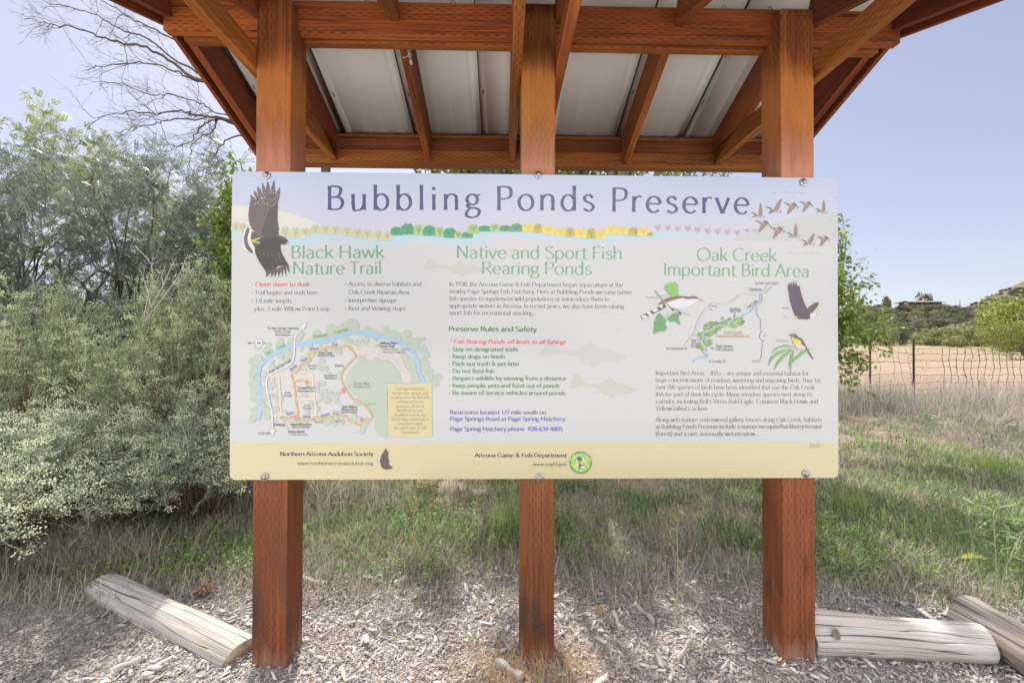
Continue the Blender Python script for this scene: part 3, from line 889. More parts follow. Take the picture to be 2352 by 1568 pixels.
# ---- hawk
P = Print()
BR, BR2, BRD, TAN = ink(112, 96, 90), ink(86, 74, 66), ink(58, 50, 46), ink(168, 152, 142)
P.poly('A', [(190, 900), (185, 760), (225, 660), (300, 690), (330, 800), (340, 900), (290, 945)], ink(226, 222, 224), smooth=3)
P.poly('A', [(196, 780), (232, 662), (262, 680), (240, 760), (245, 840), (300, 922), (280, 944), (215, 880)], ink(104, 92, 86), smooth=2)
P.poly('A', [(285, 700), (340, 720), (390, 760), (390, 840), (330, 890), (300, 850), (275, 780)], ink(96, 86, 80), smooth=2)
for tip, b0, b1 in (((275, 296), (290, 345), (375, 392)), ((308, 246), (345, 350), (400, 360)), ((352, 198), (372, 320), (425, 335)), ((404, 163), (424, 320), (462, 325)), ((461, 138), (455, 320), (500, 325)), ((530, 126), (500, 330), (545, 330)), ((596, 208), (545, 345), (578, 375))):
    P.poly('A', [b0, ((b0[0] * .5 + tip[0] * .5) - 14, (b0[1] + tip[1]) / 2), tip, ((b1[0] * .5 + tip[0] * .5) + 6, (b1[1] + tip[1]) / 2), b1], ink(98, 84, 92))
    for q in (.25, .45, .65, .82):
        m = np.array(tip) * q + (np.array(b0) + np.array(b1)) / 2 * (1 - q)
        P.disc('A', m[0], m[1], 9 * (1.15 - q), TAN, 8)
P.poly('A', [(275, 335), (330, 360), (400, 345), (480, 320), (560, 350), (572, 400), (568, 480), (560, 640), (585, 750), (500, 770), (390, 760), (300, 690), (262, 620), (248, 520), (262, 410)], BR, smooth=2)
for k in range(7):
    x_ = 290 + k * 34
    P.line('A', [(x_ - 18, 400 + k * 4), (x_ + 2, 520), (x_ + 40, 700)], [3, 5, 2], ink(78, 66, 62), smooth=3)
for k in range(26):
    rnd = random.Random(k); P.disc('A', 285 + rnd.random() * 270, 350 + rnd.random() * 60, 8, TAN if k % 2 else BRD, 7)
P.poly('A', [(540, 420), (572, 405), (566, 560), (575, 740), (395, 770), (410, 650), (450, 540), (490, 450)], BR2, smooth=2)
P.poly('A', [(380, 770), (500, 760), (590, 750), (640, 765), (680, 800), (688, 836), (640, 845), (600, 850), (610, 930), (650, 1010), (695, 1088), (640, 1080), (560, 1090), (500, 1150), (440, 1205), (440, 1150), (380, 1060), (330, 960), (318, 890), (360, 850)], ink(66, 58, 50), smooth=2)
for tip, b0, b1 in (((440, 1206), (440, 1120), (520, 1140)), ((495, 1214), (500, 1120), (560, 1120)), ((533, 1212), (535, 1110), (590, 1110)), ((578, 1214), (570, 1100), (612, 1100)), ((617, 1206), (600, 1090), (640, 1090)), ((664, 1202), (625, 1080), (660, 1080)), ((702, 1174), (645, 1060), (690, 1075))):
    P.poly('A', [b0, tip, b1], ink(100, 86, 78))
for k in range(40):
    rnd = random.Random(k + 90); x_, y_ = 340 + rnd.random() * 270, 900 + rnd.random() * 200
    if (x_ - 340) * .9 + 880 > y_ - 40 and x_ < 620 - (930 - y_) * .1:
        P.line('A', [(x_, y_), (x_ + 22, y_ + 46)], 5, ink(122, 104, 78) if k % 2 else BRD)
P.poly('A', [(268, 800), (300, 792), (375, 770), (382, 780), (318, 806), (378, 826), (372, 836), (300, 820), (275, 824)], ink(222, 196, 78))
P.disc('A', 655, 806, 8, ink(30, 26, 24), 8)
P.poly('A', [(664, 824), (686, 818), (688, 840), (672, 842)], ink(216, 196, 92))
P.line('A', [(590, 775), (650, 785), (676, 812)], 8, ink(120, 112, 104))
picture('hawk_picture', P)

# ---- skein of geese
P = Print()
GB, GW, GN, GT = ink(176, 156, 146), ink(150, 126, 112), ink(60, 58, 62), ink(222, 218, 220)
def goose(x0, y0, w, wing):
    """beak at (x0, y0); body runs right by w"""
    f = lambda p: [(x0 + a * w, y0 + b * w) for a, b in p]
    P.poly('C', f([(.25, .10), (.45, .10), (.70, .16), (.90, .26), (.88, .36), (.68, .36), (.45, .28), (.28, .18)]), GB, smooth=2)
    P.poly('C', f([(.80, .24), (.92, .26), (.90, .36), (.80, .36)]), GT)
    P.poly('C', f([(.86, .24), (1.0, .28), (.97, .36), (.86, .40), (.92, .32)]), GN)
    P.poly('C', f([(0, 0), (.06, -.03), (.12, .0), (.38, .10), (.34, .16), (.10, .05)]), GN)
    if wing == 0:
        P.poly('C', f([(.55, .22), (.62, -.2), (.70, -.72), (.80, -.5), (.84, -.1), (.80, .26)]), GW, smooth=2)
        P.poly('C', f([(.35, .2), (.55, .26), (.02, .37), (.12, .30)]), ink(128, 110, 104))
    elif wing == 1:
        P.poly('C', f([(.50, .18), (.72, -.2), (1.0, -.55), (1.02, -.4), (.90, .0), (.78, .24)]), GW, smooth=2)
        P.poly('C', f([(.35, .2), (.60, .28), (.20, .46), (.18, .38)]), ink(128, 110, 104))
    else:
        P.poly('C', f([(.50, .06), (.70, -.02), (.86, .10), (.90, .26), (.70, .22)]), ink(122, 104, 100), smooth=2)
        P.poly('C', f([(.42, .18), (.75, .22), (.50, .60), (.22, .80), (.28, .55)]), GW, smooth=2)
for x, y, w, k in ((1282, 488, 150, 0), (1448, 426, 168, 1), (1648, 382, 160, 2), (1818, 368, 148, 2), (1992, 445, 130, 0), (1332, 580, 162, 2), (1490, 648, 162, 2), (1678, 712, 138, 0), (1836, 792, 142, 1), (2010, 750, 140, 2)):
    goose(x, y, w, k)
picture('geese_picture', P)

# ---- trail map
P = Print()
MG, MB, PE, OR = ink(182, 196, 178), ink(156, 196, 228), ink(230, 212, 190), ink(212, 172, 96)
rng = np.random.default_rng(4)
def blobs(c, pts, r0, r1, col, n=3):
    for x, y in pts:
        for k in range(n):
            P.disc(c, x + rng.normal(0, r1 * .7), y + rng.normal(0, r1 * .7), rng.uniform(r0, r1), col, 14)
creek = [(352, 1282), (372, 1150), (368, 1000), (355, 860), (362, 730), (400, 650), (480, 575), (580, 520), (700, 472), (830, 442), (1000, 415), (1150, 388), (1330, 332), (1480, 318), (1650, 352), (1830, 400), (1950, 455), (2060, 540), (2110, 640), (2115, 730), (2150, 810), (2178, 880)]
blobs('D', [(310, 640), (290, 720), (300, 800), (300, 870), (310, 980), (310, 1050), (310, 1150), (320, 1220), (400, 540), (470, 500), (620, 450), (700, 410), (800, 385), (400, 860), (410, 960), (415, 1060), (430, 1160), (430, 1240),
            (930, 390), (1010, 360), (1100, 330), (1180, 290), (1260, 270), (1340, 240), (1350, 200), (1420, 290), (1500, 290), (1600, 300), (1715, 290), (1800, 350), (1880, 360), (1960, 360), (2030, 430), (2110, 410), (2200, 480), (2190, 600), (2180, 690), (2220, 780), (2290, 800), (2260, 860), (2240, 940)], 24, 46, MG)
blobs('D', [(830, 490), (920, 490), (1100, 440), (1200, 430), (1330, 400), (1450, 430), (1540, 420), (1640, 430), (690, 530), (610, 590), (690, 600), (500, 680), (560, 660), (830, 610), (1040, 640), (1010, 700), (1090, 720), (860, 720), (730, 690),
            (520, 860), (540, 900), (560, 980), (570, 1040), (540, 1140), (580, 1190), (860, 1045), (960, 880), (980, 970), (990, 1060), (990, 1130), (1080, 890), (1070, 960), (1160, 960), (1200, 1000), (1110, 1090), (1180, 1060), (1260, 760), (1460, 1110), (1490, 590), (1220, 520),
            (690, 1280), (760, 1300), (1100, 1310), (1180, 1310), (1250, 1290), (1390, 1265), (1520, 1280), (1530, 1340), (1520, 1390), (940, 560), (900, 1250), (1200, 1210)], 16, 34, MG)
P.poly('D', [(1310, 830), (1370, 720), (1440, 650), (1530, 615), (1600, 640), (1650, 580), (1705, 640), (1760, 610), (1850, 690), (1910, 780), (1920, 860), (1960, 900), (1778, 900), (1778, 1440), (1700, 1452), (1640, 1400), (1630, 1260), (1590, 1160), (1540, 1100), (1480, 1060), (1400, 1000), (1330, 900)], MG, smooth=3)
P.poly('D', [(1790, 540), (1900, 540), (2000, 560), (2070, 640), (2100, 760), (2140, 860), (2030, 870), (2040, 780), (1990, 720), (1960, 640), (1880, 560)], MG, smooth=3)
P.line('D', creek, 40, MB, smooth=4)
for pts in ([(480, 800), (600, 785), (720, 775)], [(575, 790), (600, 1230)], [(820, 745), (930, 770), (950, 840), (985, 1230)], [(740, 850), (820, 800), (940, 790)], [(760, 1050), (960, 1040)], [(510, 1230), (600, 1240)], [(470, 980), (545, 965)], [(590, 1225), (700, 1215)]):
    P.line('D', pts, 20, PE, smooth=4)
P.line('D', [(1370, 455), (1450, 485), (1560, 492), (1680, 488), (1740, 510), (1860, 540), (1910, 590), (1950, 680), (1990, 790), (1910, 755), (1890, 690), (1830, 620), (1700, 590), (1640, 560), (1560, 545), (1430, 545)], 16, PE, smooth=4)
for x, y, w, h in ((430, 780, 30, 52), (490, 920, 26, 60), (502, 1012, 26, 44), (1005, 880, 24, 54), (1012, 925, 20, 30), (1036, 1000, 26, 56), (1036, 1052, 22, 44), (890, 672, 40, 26)):
    P.poly('D', [(x - w / 2, y - h / 2), (x + w / 2, y - h / 2), (x + w / 2, y + h / 2), (x - w / 2, y + h / 2)], ink(194, 190, 198))
road = [(505, 1400), (497, 1200), (450, 1000), (437, 880), (470, 790), (600, 720), (710, 655), (742, 590), (750, 450), (756, 370), (790, 310), (840, 268)]
WH, OLN = ink(222, 220, 226), ink(160, 156, 166)
P.line('D', road, 26, OLN, smooth=4)
for tipd, q in (((508, 1456), [(474, 1388), (540, 1384)]), ((886, 204), [(814, 240), (858, 290)])):
    m = (np.array(q[0]) + q[1]) / 2
    P.poly('D', [tuple(np.array(tipd) + (np.array(tipd) - m) * .07)] + [tuple(np.array(p) + (np.array(p) - m) * .12) for p in q], OLN)
    P.poly('D', [tipd] + q, WH)
P.line('D', road, 18, WH, smooth=4)
P.line('D', [(600, 1252), (640, 1262), (690, 1252), (720, 1240), (785, 1236), (765, 1060), (740, 860), (712, 785), (760, 755), (800, 720), (812, 680), (880, 645), (925, 625), (905, 570), (900, 545), (1000, 532), (1060, 505), (1130, 475), (1200, 488), (1250, 488), (1325, 457), (1380, 510), (1428, 572), (1390, 620), (1330, 682), (1268, 780), (1272, 860), (1330, 965), (1390, 1045), (1450, 1068), (1490, 1100), (1560, 1160), (1602, 1240), (1575, 1284), (1515, 1270), (1495, 1325), (1440, 1335), (1395, 1302), (1350, 1290), (1290, 1225), (1160, 1242), (1050, 1270), (1010, 1265), (985, 1246), (930, 1275), (850, 1282), (795, 1262), (785, 1236)], 18, OR, smooth=3)
P.line('D', [(742, 856), (890, 847)], 15, OR)
RDm = ink(224, 130, 126)
for x, y, w, h, a in ((886, 866, 38, 26, 0), (1285, 955, 34, 60, -12), (762, 1255, 48, 52, 0), (600, 1250, 26, 24, 20), (1100, 513, 34, 18, 20), (1296, 703, 32, 16, 40), (1537, 1120, 16, 36, -15), (958, 1280, 30, 16, 15), (1232, 1266, 34, 14, 10)):
    c, s = math.cos(R(a)), math.sin(R(a))
    P.poly('D', [(x + c * u - s * v, y + s * u + c * v) for u, v in ((-w / 2, -h / 2), (w / 2, -h / 2), (w / 2, h / 2), (-w / 2, h / 2))], RDm)
for r_ in (14, 24, 34):
    t = np.radians(np.linspace(-60, 60, 8)); P.line('D', np.c_[1462 + r_ * np.cos(t), 1275 + r_ * np.sin(t)], 5, RDm)
P.disc('D', 360, 433, 44, OLN, 28); P.disc('D', 360, 433, 40, ink(226, 225, 228), 28)
P.line('D', [(402, 433), (436, 433)], 6, DK); P.line('D', [(318, 433), (256, 433)], 6, DK); P.poly('D', [(232, 433), (262, 420), (262, 446)], DK)
for q in ([(553, 1312), (553, 1250)], [(606, 1262), (686, 1388)], [(882, 910), (887, 876)], [(768, 1305), (772, 1270)], [(1300, 945), (1392, 886)], [(1395, 1205), (1470, 1268)], [(1645, 482), (1690, 442)]):
    P.line('D', q, 3, ink(120, 118, 120))
DKm, PUm, GRm = ink(96, 94, 96), ink(136, 130, 196), ink(108, 176, 104)
def T(s_, x0, y0, x1, y1, cap, col=DKm, st='helb', it=0.0): text(P, s_, 'D', x0, y0, x1, y1, cap, col, st, italic=it, res=.55)
for s_, x0, x1, y in (('To Page Springs Hatchery', 450, 790, 281), ('Visitor Center', 533, 708, 317), ('Rest Rooms', 538, 700, 353), ('service', 895, 992, 693), ('area', 913, 973, 724), ('bench', 1198, 1282, 691), ('Bentgrass', 1070, 1210, 800), ('Meadow', 1080, 1198, 831), ('Fish', 643, 700, 995), ('Ponds', 628, 715, 1026), ('Fish', 853, 910, 1136), ('Ponds', 838, 925, 1166), ('bench', 1561, 1646, 1112), ('bench', 972, 1057, 1313), ('bench', 1183, 1268, 1303), ('To Rt. 89A', 340, 476, 1440)):
    T(s_, x0, y, x1, y, 24, DKm, 'hel', .2)
for s_, x0, x1, y, cp in (('Oak Creek', 1022, 1167, 553, 23), ('Interpretive Stop', 1000, 1190, 578, 18), ('Willow Point', 1698, 1887, 444, 24), ('Loop Trail', 1698, 1850, 478, 24), ('Great Blue', 1408, 1578, 890, 24), ('Observation Deck', 1393, 1595, 922, 18), ('Cattail Ponds', 787, 975, 938, 24), ('Observation Deck', 780, 982, 970, 18), ('Split Willow', 1268, 1435, 1146, 23), ('Meadow View &', 1265, 1440, 1173, 18), ('Teaching Area', 1272, 1433, 1199, 18), ('Parking', 528, 634, 1344, 24), ('Anita McFarlane', 702, 930, 1341, 24), ('Day Use Ramada', 720, 912, 1367, 18), ('Entry Kiosk', 681, 856, 1421, 24)):
    T(s_, x0, y, x1, y, cp)
T('• access to historic canal and', 1698, 508, 2010, 508, 17, DKm, 'hel', .2); T('Oak Creek fishing areas', 1712, 538, 1972, 538, 17, DKm, 'hel', .2)
T('★ YOU ARE HERE', 693, 1452, 889, 1452, 18, ink(120, 118, 124), 'hel')
T('Page Springs Road', 478, 764, 716, 632, 24, DKm, 'hel')
T('N', 344, 448, 376, 448, 32, DKm, 'timb')
for s_, x0, y0, x1, y1 in (('Oak', 437, 572, 497, 542), ('Creek', 557, 504, 657, 472), ('Riparian', 962, 380, 1117, 352), ('Corridor', 1197, 334, 1347, 292)):
    T(s_, x0, y0, x1, y1, 32, GRm)
for s_, x0, y0, x1, y1 in (('Nature', 922, 514, 1017, 503), ('Trail', 1157, 458, 1220, 467), ('Hawk', 822, 642, 898, 614), ('Black', 712, 747, 780, 695), ('Black', 658, 1231, 737, 1209), ('Hawk', 838, 1257, 918, 1257), ('Nature', 1042, 1253, 1135, 1222), ('Trail', 1168, 1214, 1228, 1226)):
    T(s_, x0, y0, x1, y1, 27, PUm)
P.poly('D', [(1778, 877), (2262, 877), (2262, 1463), (1776, 1463)], ink(216, 201, 148))
for s_, x0, x1, y in (('Trail improvements,', 1858, 2183, 948), ('interpretive signage and', 1828, 2213, 997), ('viewing areas funded and', 1815, 2228, 1043), ('constructed by the', 1873, 2168, 1091), ('generous efforts of', 1870, 2173, 1140), ('Northern Arizona', 1883, 2162, 1188), ('Audubon Society and', 1848, 2195, 1236), ('the birding community in', 1816, 2227, 1284), ('cooperation with', 1886, 2157, 1332), ('Arizona Game & Fish', 1845, 2200, 1380), ('Department.', 1922, 2118, 1427)):
    T(s_, x0, y, x1, y, 30, ink(122, 114, 92), 'tim')
picture('trail_map', P)

# ---- creek map
P = Print()
WR, WO = ink(216, 215, 216), ink(176, 174, 176)
G1, G2, G3 = ink(136, 164, 86), ink(160, 186, 104), ink(104, 136, 66)
strip = [(740, 900), (770, 850), (790, 780), (760, 740), (800, 690), (860, 660), (930, 640), (1000, 625), (1080, 610), (1150, 600)]
for x, y in curve_pts(np.c_[np.array(strip, float), np.zeros(len(strip))], 46)[:, :2]:
    for k in range(4):
        P.disc('F', x + rng.normal(0, 26), y + rng.normal(0, 24), rng.uniform(14, 28), (G1, G2, G3, G1)[k], 12, ry=rng.uniform(11, 20))
def zig(pts, n, amp):
    q = curve_pts(np.c_[np.array(pts, float), np.zeros(len(pts))], n)[:, :2]
    q[1:-1:2] += (amp, amp * .5); q[2:-1:2] -= (amp, amp * .5)
    return q
P.line('F', zig([(640, 1055), (660, 1020), (720, 1000), (790, 990), (770, 960), (750, 930), (770, 890), (745, 840), (735, 800), (820, 790), (740, 745), (820, 700), (850, 680), (920, 640), (1020, 655), (1040, 600), (1100, 610), (1160, 570)], 42, 5), 12, MB, smooth=3)
P.line('F', zig([(1160, 560), (1220, 520), (1280, 490), (1320, 430), (1370, 390), (1390, 310), (1420, 285), (1470, 260), (1515, 212)], 24, 5), 12, MB, smooth=3)
for pts in ([(565, 855), (600, 800), (652, 735), (690, 620), (760, 490), (800, 455), (860, 430), (930, 410), (1040, 395), (1100, 360), (1150, 310), (1200, 297), (1330, 300), (1380, 280), (1410, 285), (1440, 240), (1475, 205)],
            [(1410, 285), (1410, 330), (1395, 400), (1350, 420), (1345, 500), (1375, 560), (1395, 600), (1390, 680), (1415, 760), (1410, 850), (1400, 960), (1390, 1040)],
            [(652, 735), (700, 770), (720, 830), (780, 890), (790, 930), (760, 950), (800, 960), (805, 990), (785, 1030)]):
    P.line('F', pts, 13, WO, smooth=4); P.line('F', pts, 8, WR, smooth=4)
for q in ([(555, 880), (555, 842), (586, 852)], [(1478, 200), (1450, 218), (1476, 236)], [(786, 1050), (768, 1012), (804, 1010)], [(1384, 1052), (1374, 1018), (1404, 1022)]):
    P.poly('F', q, ink(222, 216, 226))
for x, y in ((860, 435), (1410, 765)):
    P.disc('F', x, y, 39, ink(120, 116, 128), 28); P.disc('F', x, y, 35, ink(226, 222, 230), 28)
def T(s_, x0, y0, x1, y1, cap, col=DKm, st='hel', it=0.0): text(P, s_, 'F', x0, y0, x1, y1, cap, col, st, italic=it, res=.6)
T('89A', 837, 446, 890, 446, 24, DKm, 'helb'); T('179', 1388, 774, 1434, 774, 24, DKm, 'helb')
for s_, x0, x1, y, cp in (('to Oak Creek Canyon', 1330, 1583, 190, 24), ('Sedona', 1265, 1393, 263, 32), ('Red Rock', 1050, 1165, 476, 24), ('State Park', 1046, 1170, 499, 24), ('Page', 618, 680, 822, 24), ('Springs', 618, 708, 857, 24), ('Road', 618, 682, 889, 24), ('to Cottonwood, AZ', 345, 570, 910, 24), ('Page Springs', 893, 1077, 885, 27), ('Fish Hatchery', 893, 1083, 924, 27), ('to Cornville, AZ', 812, 995, 1053, 24), ('to I-17', 1293, 1366, 1053, 24), ('Yellow-billed Cuckoo', 115, 255, 343, 12), ('Bald Eagle', 1627, 1697, 460, 12), ('Yellow-breasted Chat', 1556, 1694, 819, 12)):
    T(s_, x0, y, x1, y, cp)
T('Oak Creek', 1250, 464, 1352, 384, 26)
T('Oak Creek', 990, 736, 1178, 736, 28, ink(214, 176, 96), 'helb'); T('Important Bird Area', 905, 774, 1262, 776, 27, ink(214, 176, 96), 'helb')
GRY = ink(112, 112, 116)
P.line('F', [(1105, 506), (1096, 545)], 7, GRY); P.poly('F', [(1093, 566), (1086, 538), (1106, 542)], GRY)
P.line('F', [(886, 896), (852, 898)], 6, GRY); P.poly('F', [(832, 899), (856, 888), (856, 910)], GRY)
picture('creek_map', P)

# ---- cuckoo on a twig
P = Print()
LF, LFD = ink(122, 192, 84), ink(92, 160, 92)
P.poly('F', [(378, 292), (335, 250), (334, 205), (380, 180), (430, 172), (447, 158), (452, 182), (472, 192), (474, 250), (482, 318), (440, 312), (400, 318)], LF)
for p in ((350, 220), (400, 190), (450, 200), (465, 260), (430, 300)): P.line('F', [(385, 290), p], 2.5, ink(96, 168, 66))
P.line('F', [(282, 316), (330, 320), (382, 292)], 5, ink(158, 182, 130), smooth=4)
for poly_ in ([(275, 508), (240, 540), (205, 632), (260, 615), (215, 645), (205, 742), (260, 715), (330, 708), (355, 670), (330, 630), (345, 600), (320, 560)], [(352, 575), (400, 530), (450, 502), (500, 520), (480, 560), (502, 645), (440, 600), (390, 605)]):
    P.poly('F', poly_, LFD)
    m = np.mean(poly_, axis=0)
    for p in poly_[::2]: P.line('F', [tuple(m), p], 2.5, ink(60, 128, 70))
P.line('F', [(370, 490), (355, 550), (300, 600)], 4, ink(150, 170, 130), smooth=3)
P.line('F', [(385, 558), (430, 540), (478, 552)], 12, ink(122, 130, 60), smooth=4)
P.poly('F', [(245, 420), (290, 385), (350, 345), (430, 325), (520, 322), (600, 330), (640, 320), (690, 335), (700, 355), (660, 370), (580, 360), (500, 350), (400, 380), (300, 410)], ink(120, 100, 76), smooth=2)
P.poly('F', [(300, 440), (340, 400), (420, 370), (520, 345), (580, 358), (660, 350), (705, 360), (690, 385), (640, 405), (590, 440), (520, 462), (430, 455), (350, 440)], ink(226, 220, 226), smooth=2)
P.poly('F', [(696, 356), (730, 362), (768, 388), (720, 376), (700, 372)], ink(206, 178, 92))
P.disc('F', 662, 347, 9, ink(40, 34, 30), 10)
P.poly('F', [(330, 410), (345, 445), (100, 570), (70, 575), (66, 545), (90, 530)], ink(74, 62, 54))
for x, y in ((90, 552), (112, 548), (150, 508), (168, 524), (212, 484), (236, 474), (290, 440)): P.disc('F', x, y, 20, ink(228, 226, 230), 14, ry=15)
P.line('F', [(225, 262), (270, 325), (330, 390), (400, 450), (480, 485), (620, 540)], [12, 14, 15, 13, 9, 3], ink(160, 156, 146), smooth=4)
for x, y in ((425, 460), (505, 498)):
    for q in range(3): P.line('F', [(x - 22, y - 6), (x - 10 + q * 10, y + 26)], 6, ink(60, 56, 54))
picture('cuckoo_picture', P)

# ---- eagle
P = Print()
EB, EB2 = ink(84, 62, 82), ink(104, 72, 72)
P.poly('F', [(1770, 545), (1740, 470), (1712, 380), (1700, 300), (1694, 220), (1760, 215), (1810, 225), (1840, 330), (1870, 410), (1900, 470), (1930, 510), (1925, 572), (1860, 575), (1790, 568)], EB, smooth=2)
for tip, b in (((1698, 170), 1700), ((1718, 160), 1725), ((1745, 146), 1752), ((1774, 152), 1778), ((1808, 198), 1803)):
    P.poly('F', [(b - 14, 240), tip, (b + 14, 240)], EB)
P.poly('F', [(1895, 470), (1930, 435), (1980, 400), (2012, 390), (2024, 410), (1990, 460), (1950, 500), (1915, 510)], EB2, smooth=2)
for tip in ((1962, 404), (1985, 394), (2010, 388), (2024, 408)): P.poly('F', [(1930, 470), tip, (1962, 470)], EB2)
for k in range(26):
    rnd = random.Random(k + 7); x_ = 1712 + rnd.random() * 130 ; y_ = 250 + rnd.random() * 250
    if x_ < 1740 + (y_ - 250) * .55 + 70 and x_ > 1700 + (y_ - 250) * .2: P.line('F', [(x_, y_), (x_ + 14, y_ + 34)], 4, ink(114, 78, 70) if k % 2 else ink(58, 44, 64))
P.poly('F', [(1925, 520), (1960, 505), (1990, 515), (2000, 535), (1975, 550), (1930, 565)], ink(222, 220, 226), smooth=2)
P.poly('F', [(1988, 520), (2012, 522), (2014, 536), (1992, 536)], ink(200, 206, 90))
P.poly('F', [(1780, 545), (1720, 540), (1645, 535), (1660, 558), (1740, 566), (1790, 562)], ink(214, 208, 216))
P.poly('F', [(1732, 550), (1775, 545), (1785, 558), (1745, 566)], ink(206, 206, 92))
picture('eagle_picture', P)

# ---- chat on willow leaves
P = Print()
P.poly('F', [(1700, 748), (1730, 735), (1770, 742), (1795, 770), (1850, 805), (1890, 890), (1960, 1005), (1945, 1008), (1880, 905), (1830, 890), (1780, 860), (1745, 800), (1720, 765)], ink(116, 92, 82), smooth=2)
P.poly('F', [(1720, 760), (1760, 790), (1815, 810), (1830, 850), (1800, 878), (1760, 862), (1735, 825)], ink(232, 208, 86), smooth=2)
P.poly('F', [(1765, 865), (1830, 855), (1880, 895), (1850, 905), (1790, 905)], ink(218, 214, 208), smooth=2)
P.poly('F', [(1694, 752), (1730, 736), (1772, 742), (1796, 775), (1760, 782), (1725, 762)], ink(84, 92, 84), smooth=2)
P.line('F', [(1722, 750), (1762, 758)], 5, ink(214, 212, 206))
for x in (1790, 1832): P.line('F', [(x, 895), (x - 8, 918)], 5, ink(60, 54, 50))
for pts in ([(1500, 955), (1560, 895), (1650, 868), (1755, 888)], [(1470, 1090), (1500, 1010), (1590, 940), (1720, 905)], [(1530, 1140), (1570, 1060), (1640, 980), (1735, 915)], [(1712, 1145), (1712, 1060), (1730, 980), (1752, 920)], [(1690, 1095), (1760, 1020), (1850, 940), (1932, 905)]):
    P.line('F', pts, [3, 26, 32, 6] if pts[0][0] != 1500 else [3, 14, 20, 6], ink(126, 178, 92)); P.line('F', pts, 3, ink(96, 150, 70))
picture('chat_picture', P)

# ---- emblems in the foot band
P = Print()
P.poly('H', [(904, 64), (918, 90), (916, 118), (924, 134), (918, 146), (925, 160), (943, 174), (915, 183), (888, 178), (876, 160), (868, 140), (872, 120), (882, 98)], ink(62, 38, 40), smooth=2)
P.poly('H', [(878, 112), (860, 122), (856, 142), (868, 160), (876, 154), (868, 138), (872, 124)], ink(232, 230, 222))
P.line('H', [(862, 122), (858, 140), (868, 156)], 3, ink(62, 38, 40))
picture('hawk_emblem', P)
P = Print()
ex, ey = 2010.5, 143
P.disc('H', ex, ey, 62, ink(50, 70, 52), 40); P.disc('H', ex, ey, 58, ink(96, 196, 118), 40)
P.disc('H', ex + 2, ey + 2, 30, ink(222, 222, 214), 24)
P.poly('H', [(1990, 118), (2000, 108), (2012, 112), (2020, 128), (2038, 150), (2044, 166), (2024, 160), (2010, 166), (2006, 188), (1998, 160), (1994, 138)], ink(70, 72, 84), smooth=2)
P.poly('H', [(2008, 134), (2022, 146), (2030, 156), (2016, 154)], ink(200, 200, 196)); P.line('H', [(1998, 110), (1990, 92), (1998, 86)], 4, ink(50, 50, 56))
def arc_text(s_, a0, a1, r, cap, flip):
    for k, ch in enumerate(s_):
        a = R(a0 + (a1 - a0) * k / (len(s_) - 1))
        x, y = ex + r * math.cos(a), ey - r * math.sin(a)
        tx, ty = (math.sin(a), math.cos(a)) if not flip else (-math.sin(a), -math.cos(a))
        w = 7 if ch != 'I' else 3
        text(P, ch, 'H', x - tx * w, y - ty * w, x + tx * w, y + ty * w, cap, ink(214, 222, 96), 'helb', res=.6)
arc_text('ARIZONA', 160, 20, 37, 15, False)
arc_text('GAME&FISH', 190, 350, 51, 14, True)
picture('game_emblem', P)

# ---- bolts with washers
def lathe(prof, sides=14):
    S = Soup(); a = np.linspace(0, 2 * np.pi, sides, endpoint=False)
    V = np.concatenate([np.c_[r * np.cos(a), np.full(sides, y), r * np.sin(a)] for r, y in prof])
    k = np.arange(sides); k2 = (k + 1) % sides
    F = np.concatenate([np.stack([i * sides + k, i * sides + k2, (i + 1) * sides + k2, (i + 1) * sides + k], 1) for i in range(len(prof) - 1)])
    S.add(V, F, (.5, .5, .5))
    return S
bolt_me = lathe([(.0155, -.0005), (.0155, -.003), (.0145, -.0036), (.0088, -.0036), (.0088, -.0065), (.0070, -.0095), (.0038, -.011), (.0001, -.0112)]).mesh('bolt', M_STEEL, smooth=False)
for k, (px_, py_) in enumerate(((1003.5, 658.5), (2020.5, 656.5), (3013, 682.5), (992, 1788.5), (2021, 1790), (3018, 1775.5))):
    x, z = cv('S', [(px_, py_)])[0]
    link('bolt', bolt_me, sign, (x, -.0022, SZ0 + z))

# ================================================================== GROUND
def ground_z(x, y):
    """height of the land (arrays)"""
    x = np.asarray(x, float); y = np.asarray(y, float)
    z = .20 * smooth01((y - 2.8) / 6.0) + .012 * (vnoise(x * 1.7, y * 1.7, 3) - .5) * smooth01((y - 1.2) / 1.5)
    z = z + .10 * (vnoise(x * .6, y * .6, 5) - .5) * smooth01((y - 3.0) / 3)
    z = z + 1.5 * smooth01((y - 12) / 75)
    # juniper hill across the valley and the higher slope to the right
    t = np.clip((y - 82) / 190, 0, 1)
    hill = 24.0 * (t ** 1.15) * (1 - .42 * smooth01((y - 275) / 260))
    hill = hill * (1 + .10 * (vnoise(x * .012, y * .012, 8) - .5) + .05 * (vnoise(x * .04, y * .04, 9) - .5))
    ridge = 90 * smooth01((x - 405) / 260) * smooth01((y - 320) / 130) * (1 - smooth01((y - 455) / 140))
    z = z + hill + ridge + 1.2 * (vnoise(x * .07, y * .07, 11) - .5) * smooth01((y - 85) / 60)
    return z

def gz(x, y): return float(ground_z(np.array([x]), np.array([y]))[0])

def terrain(name, xs, ys, mat):
    X, Y = np.meshgrid(xs, ys)
    Z = ground_z(X, Y)
    nx, ny = len(xs), len(ys)
    V = np.stack([X.ravel(), Y.ravel(), Z.ravel()], 1)
    i = np.arange(ny - 1)[:, None] * nx + np.arange(nx - 1)[None]
    F = np.stack([i, i + 1, i + nx + 1, i + nx], -1).reshape(-1, 4)
    o = link(name, mesh_np(name, V, [F], mat, smooth=True))
    tag(o, kind='structure')
    return o

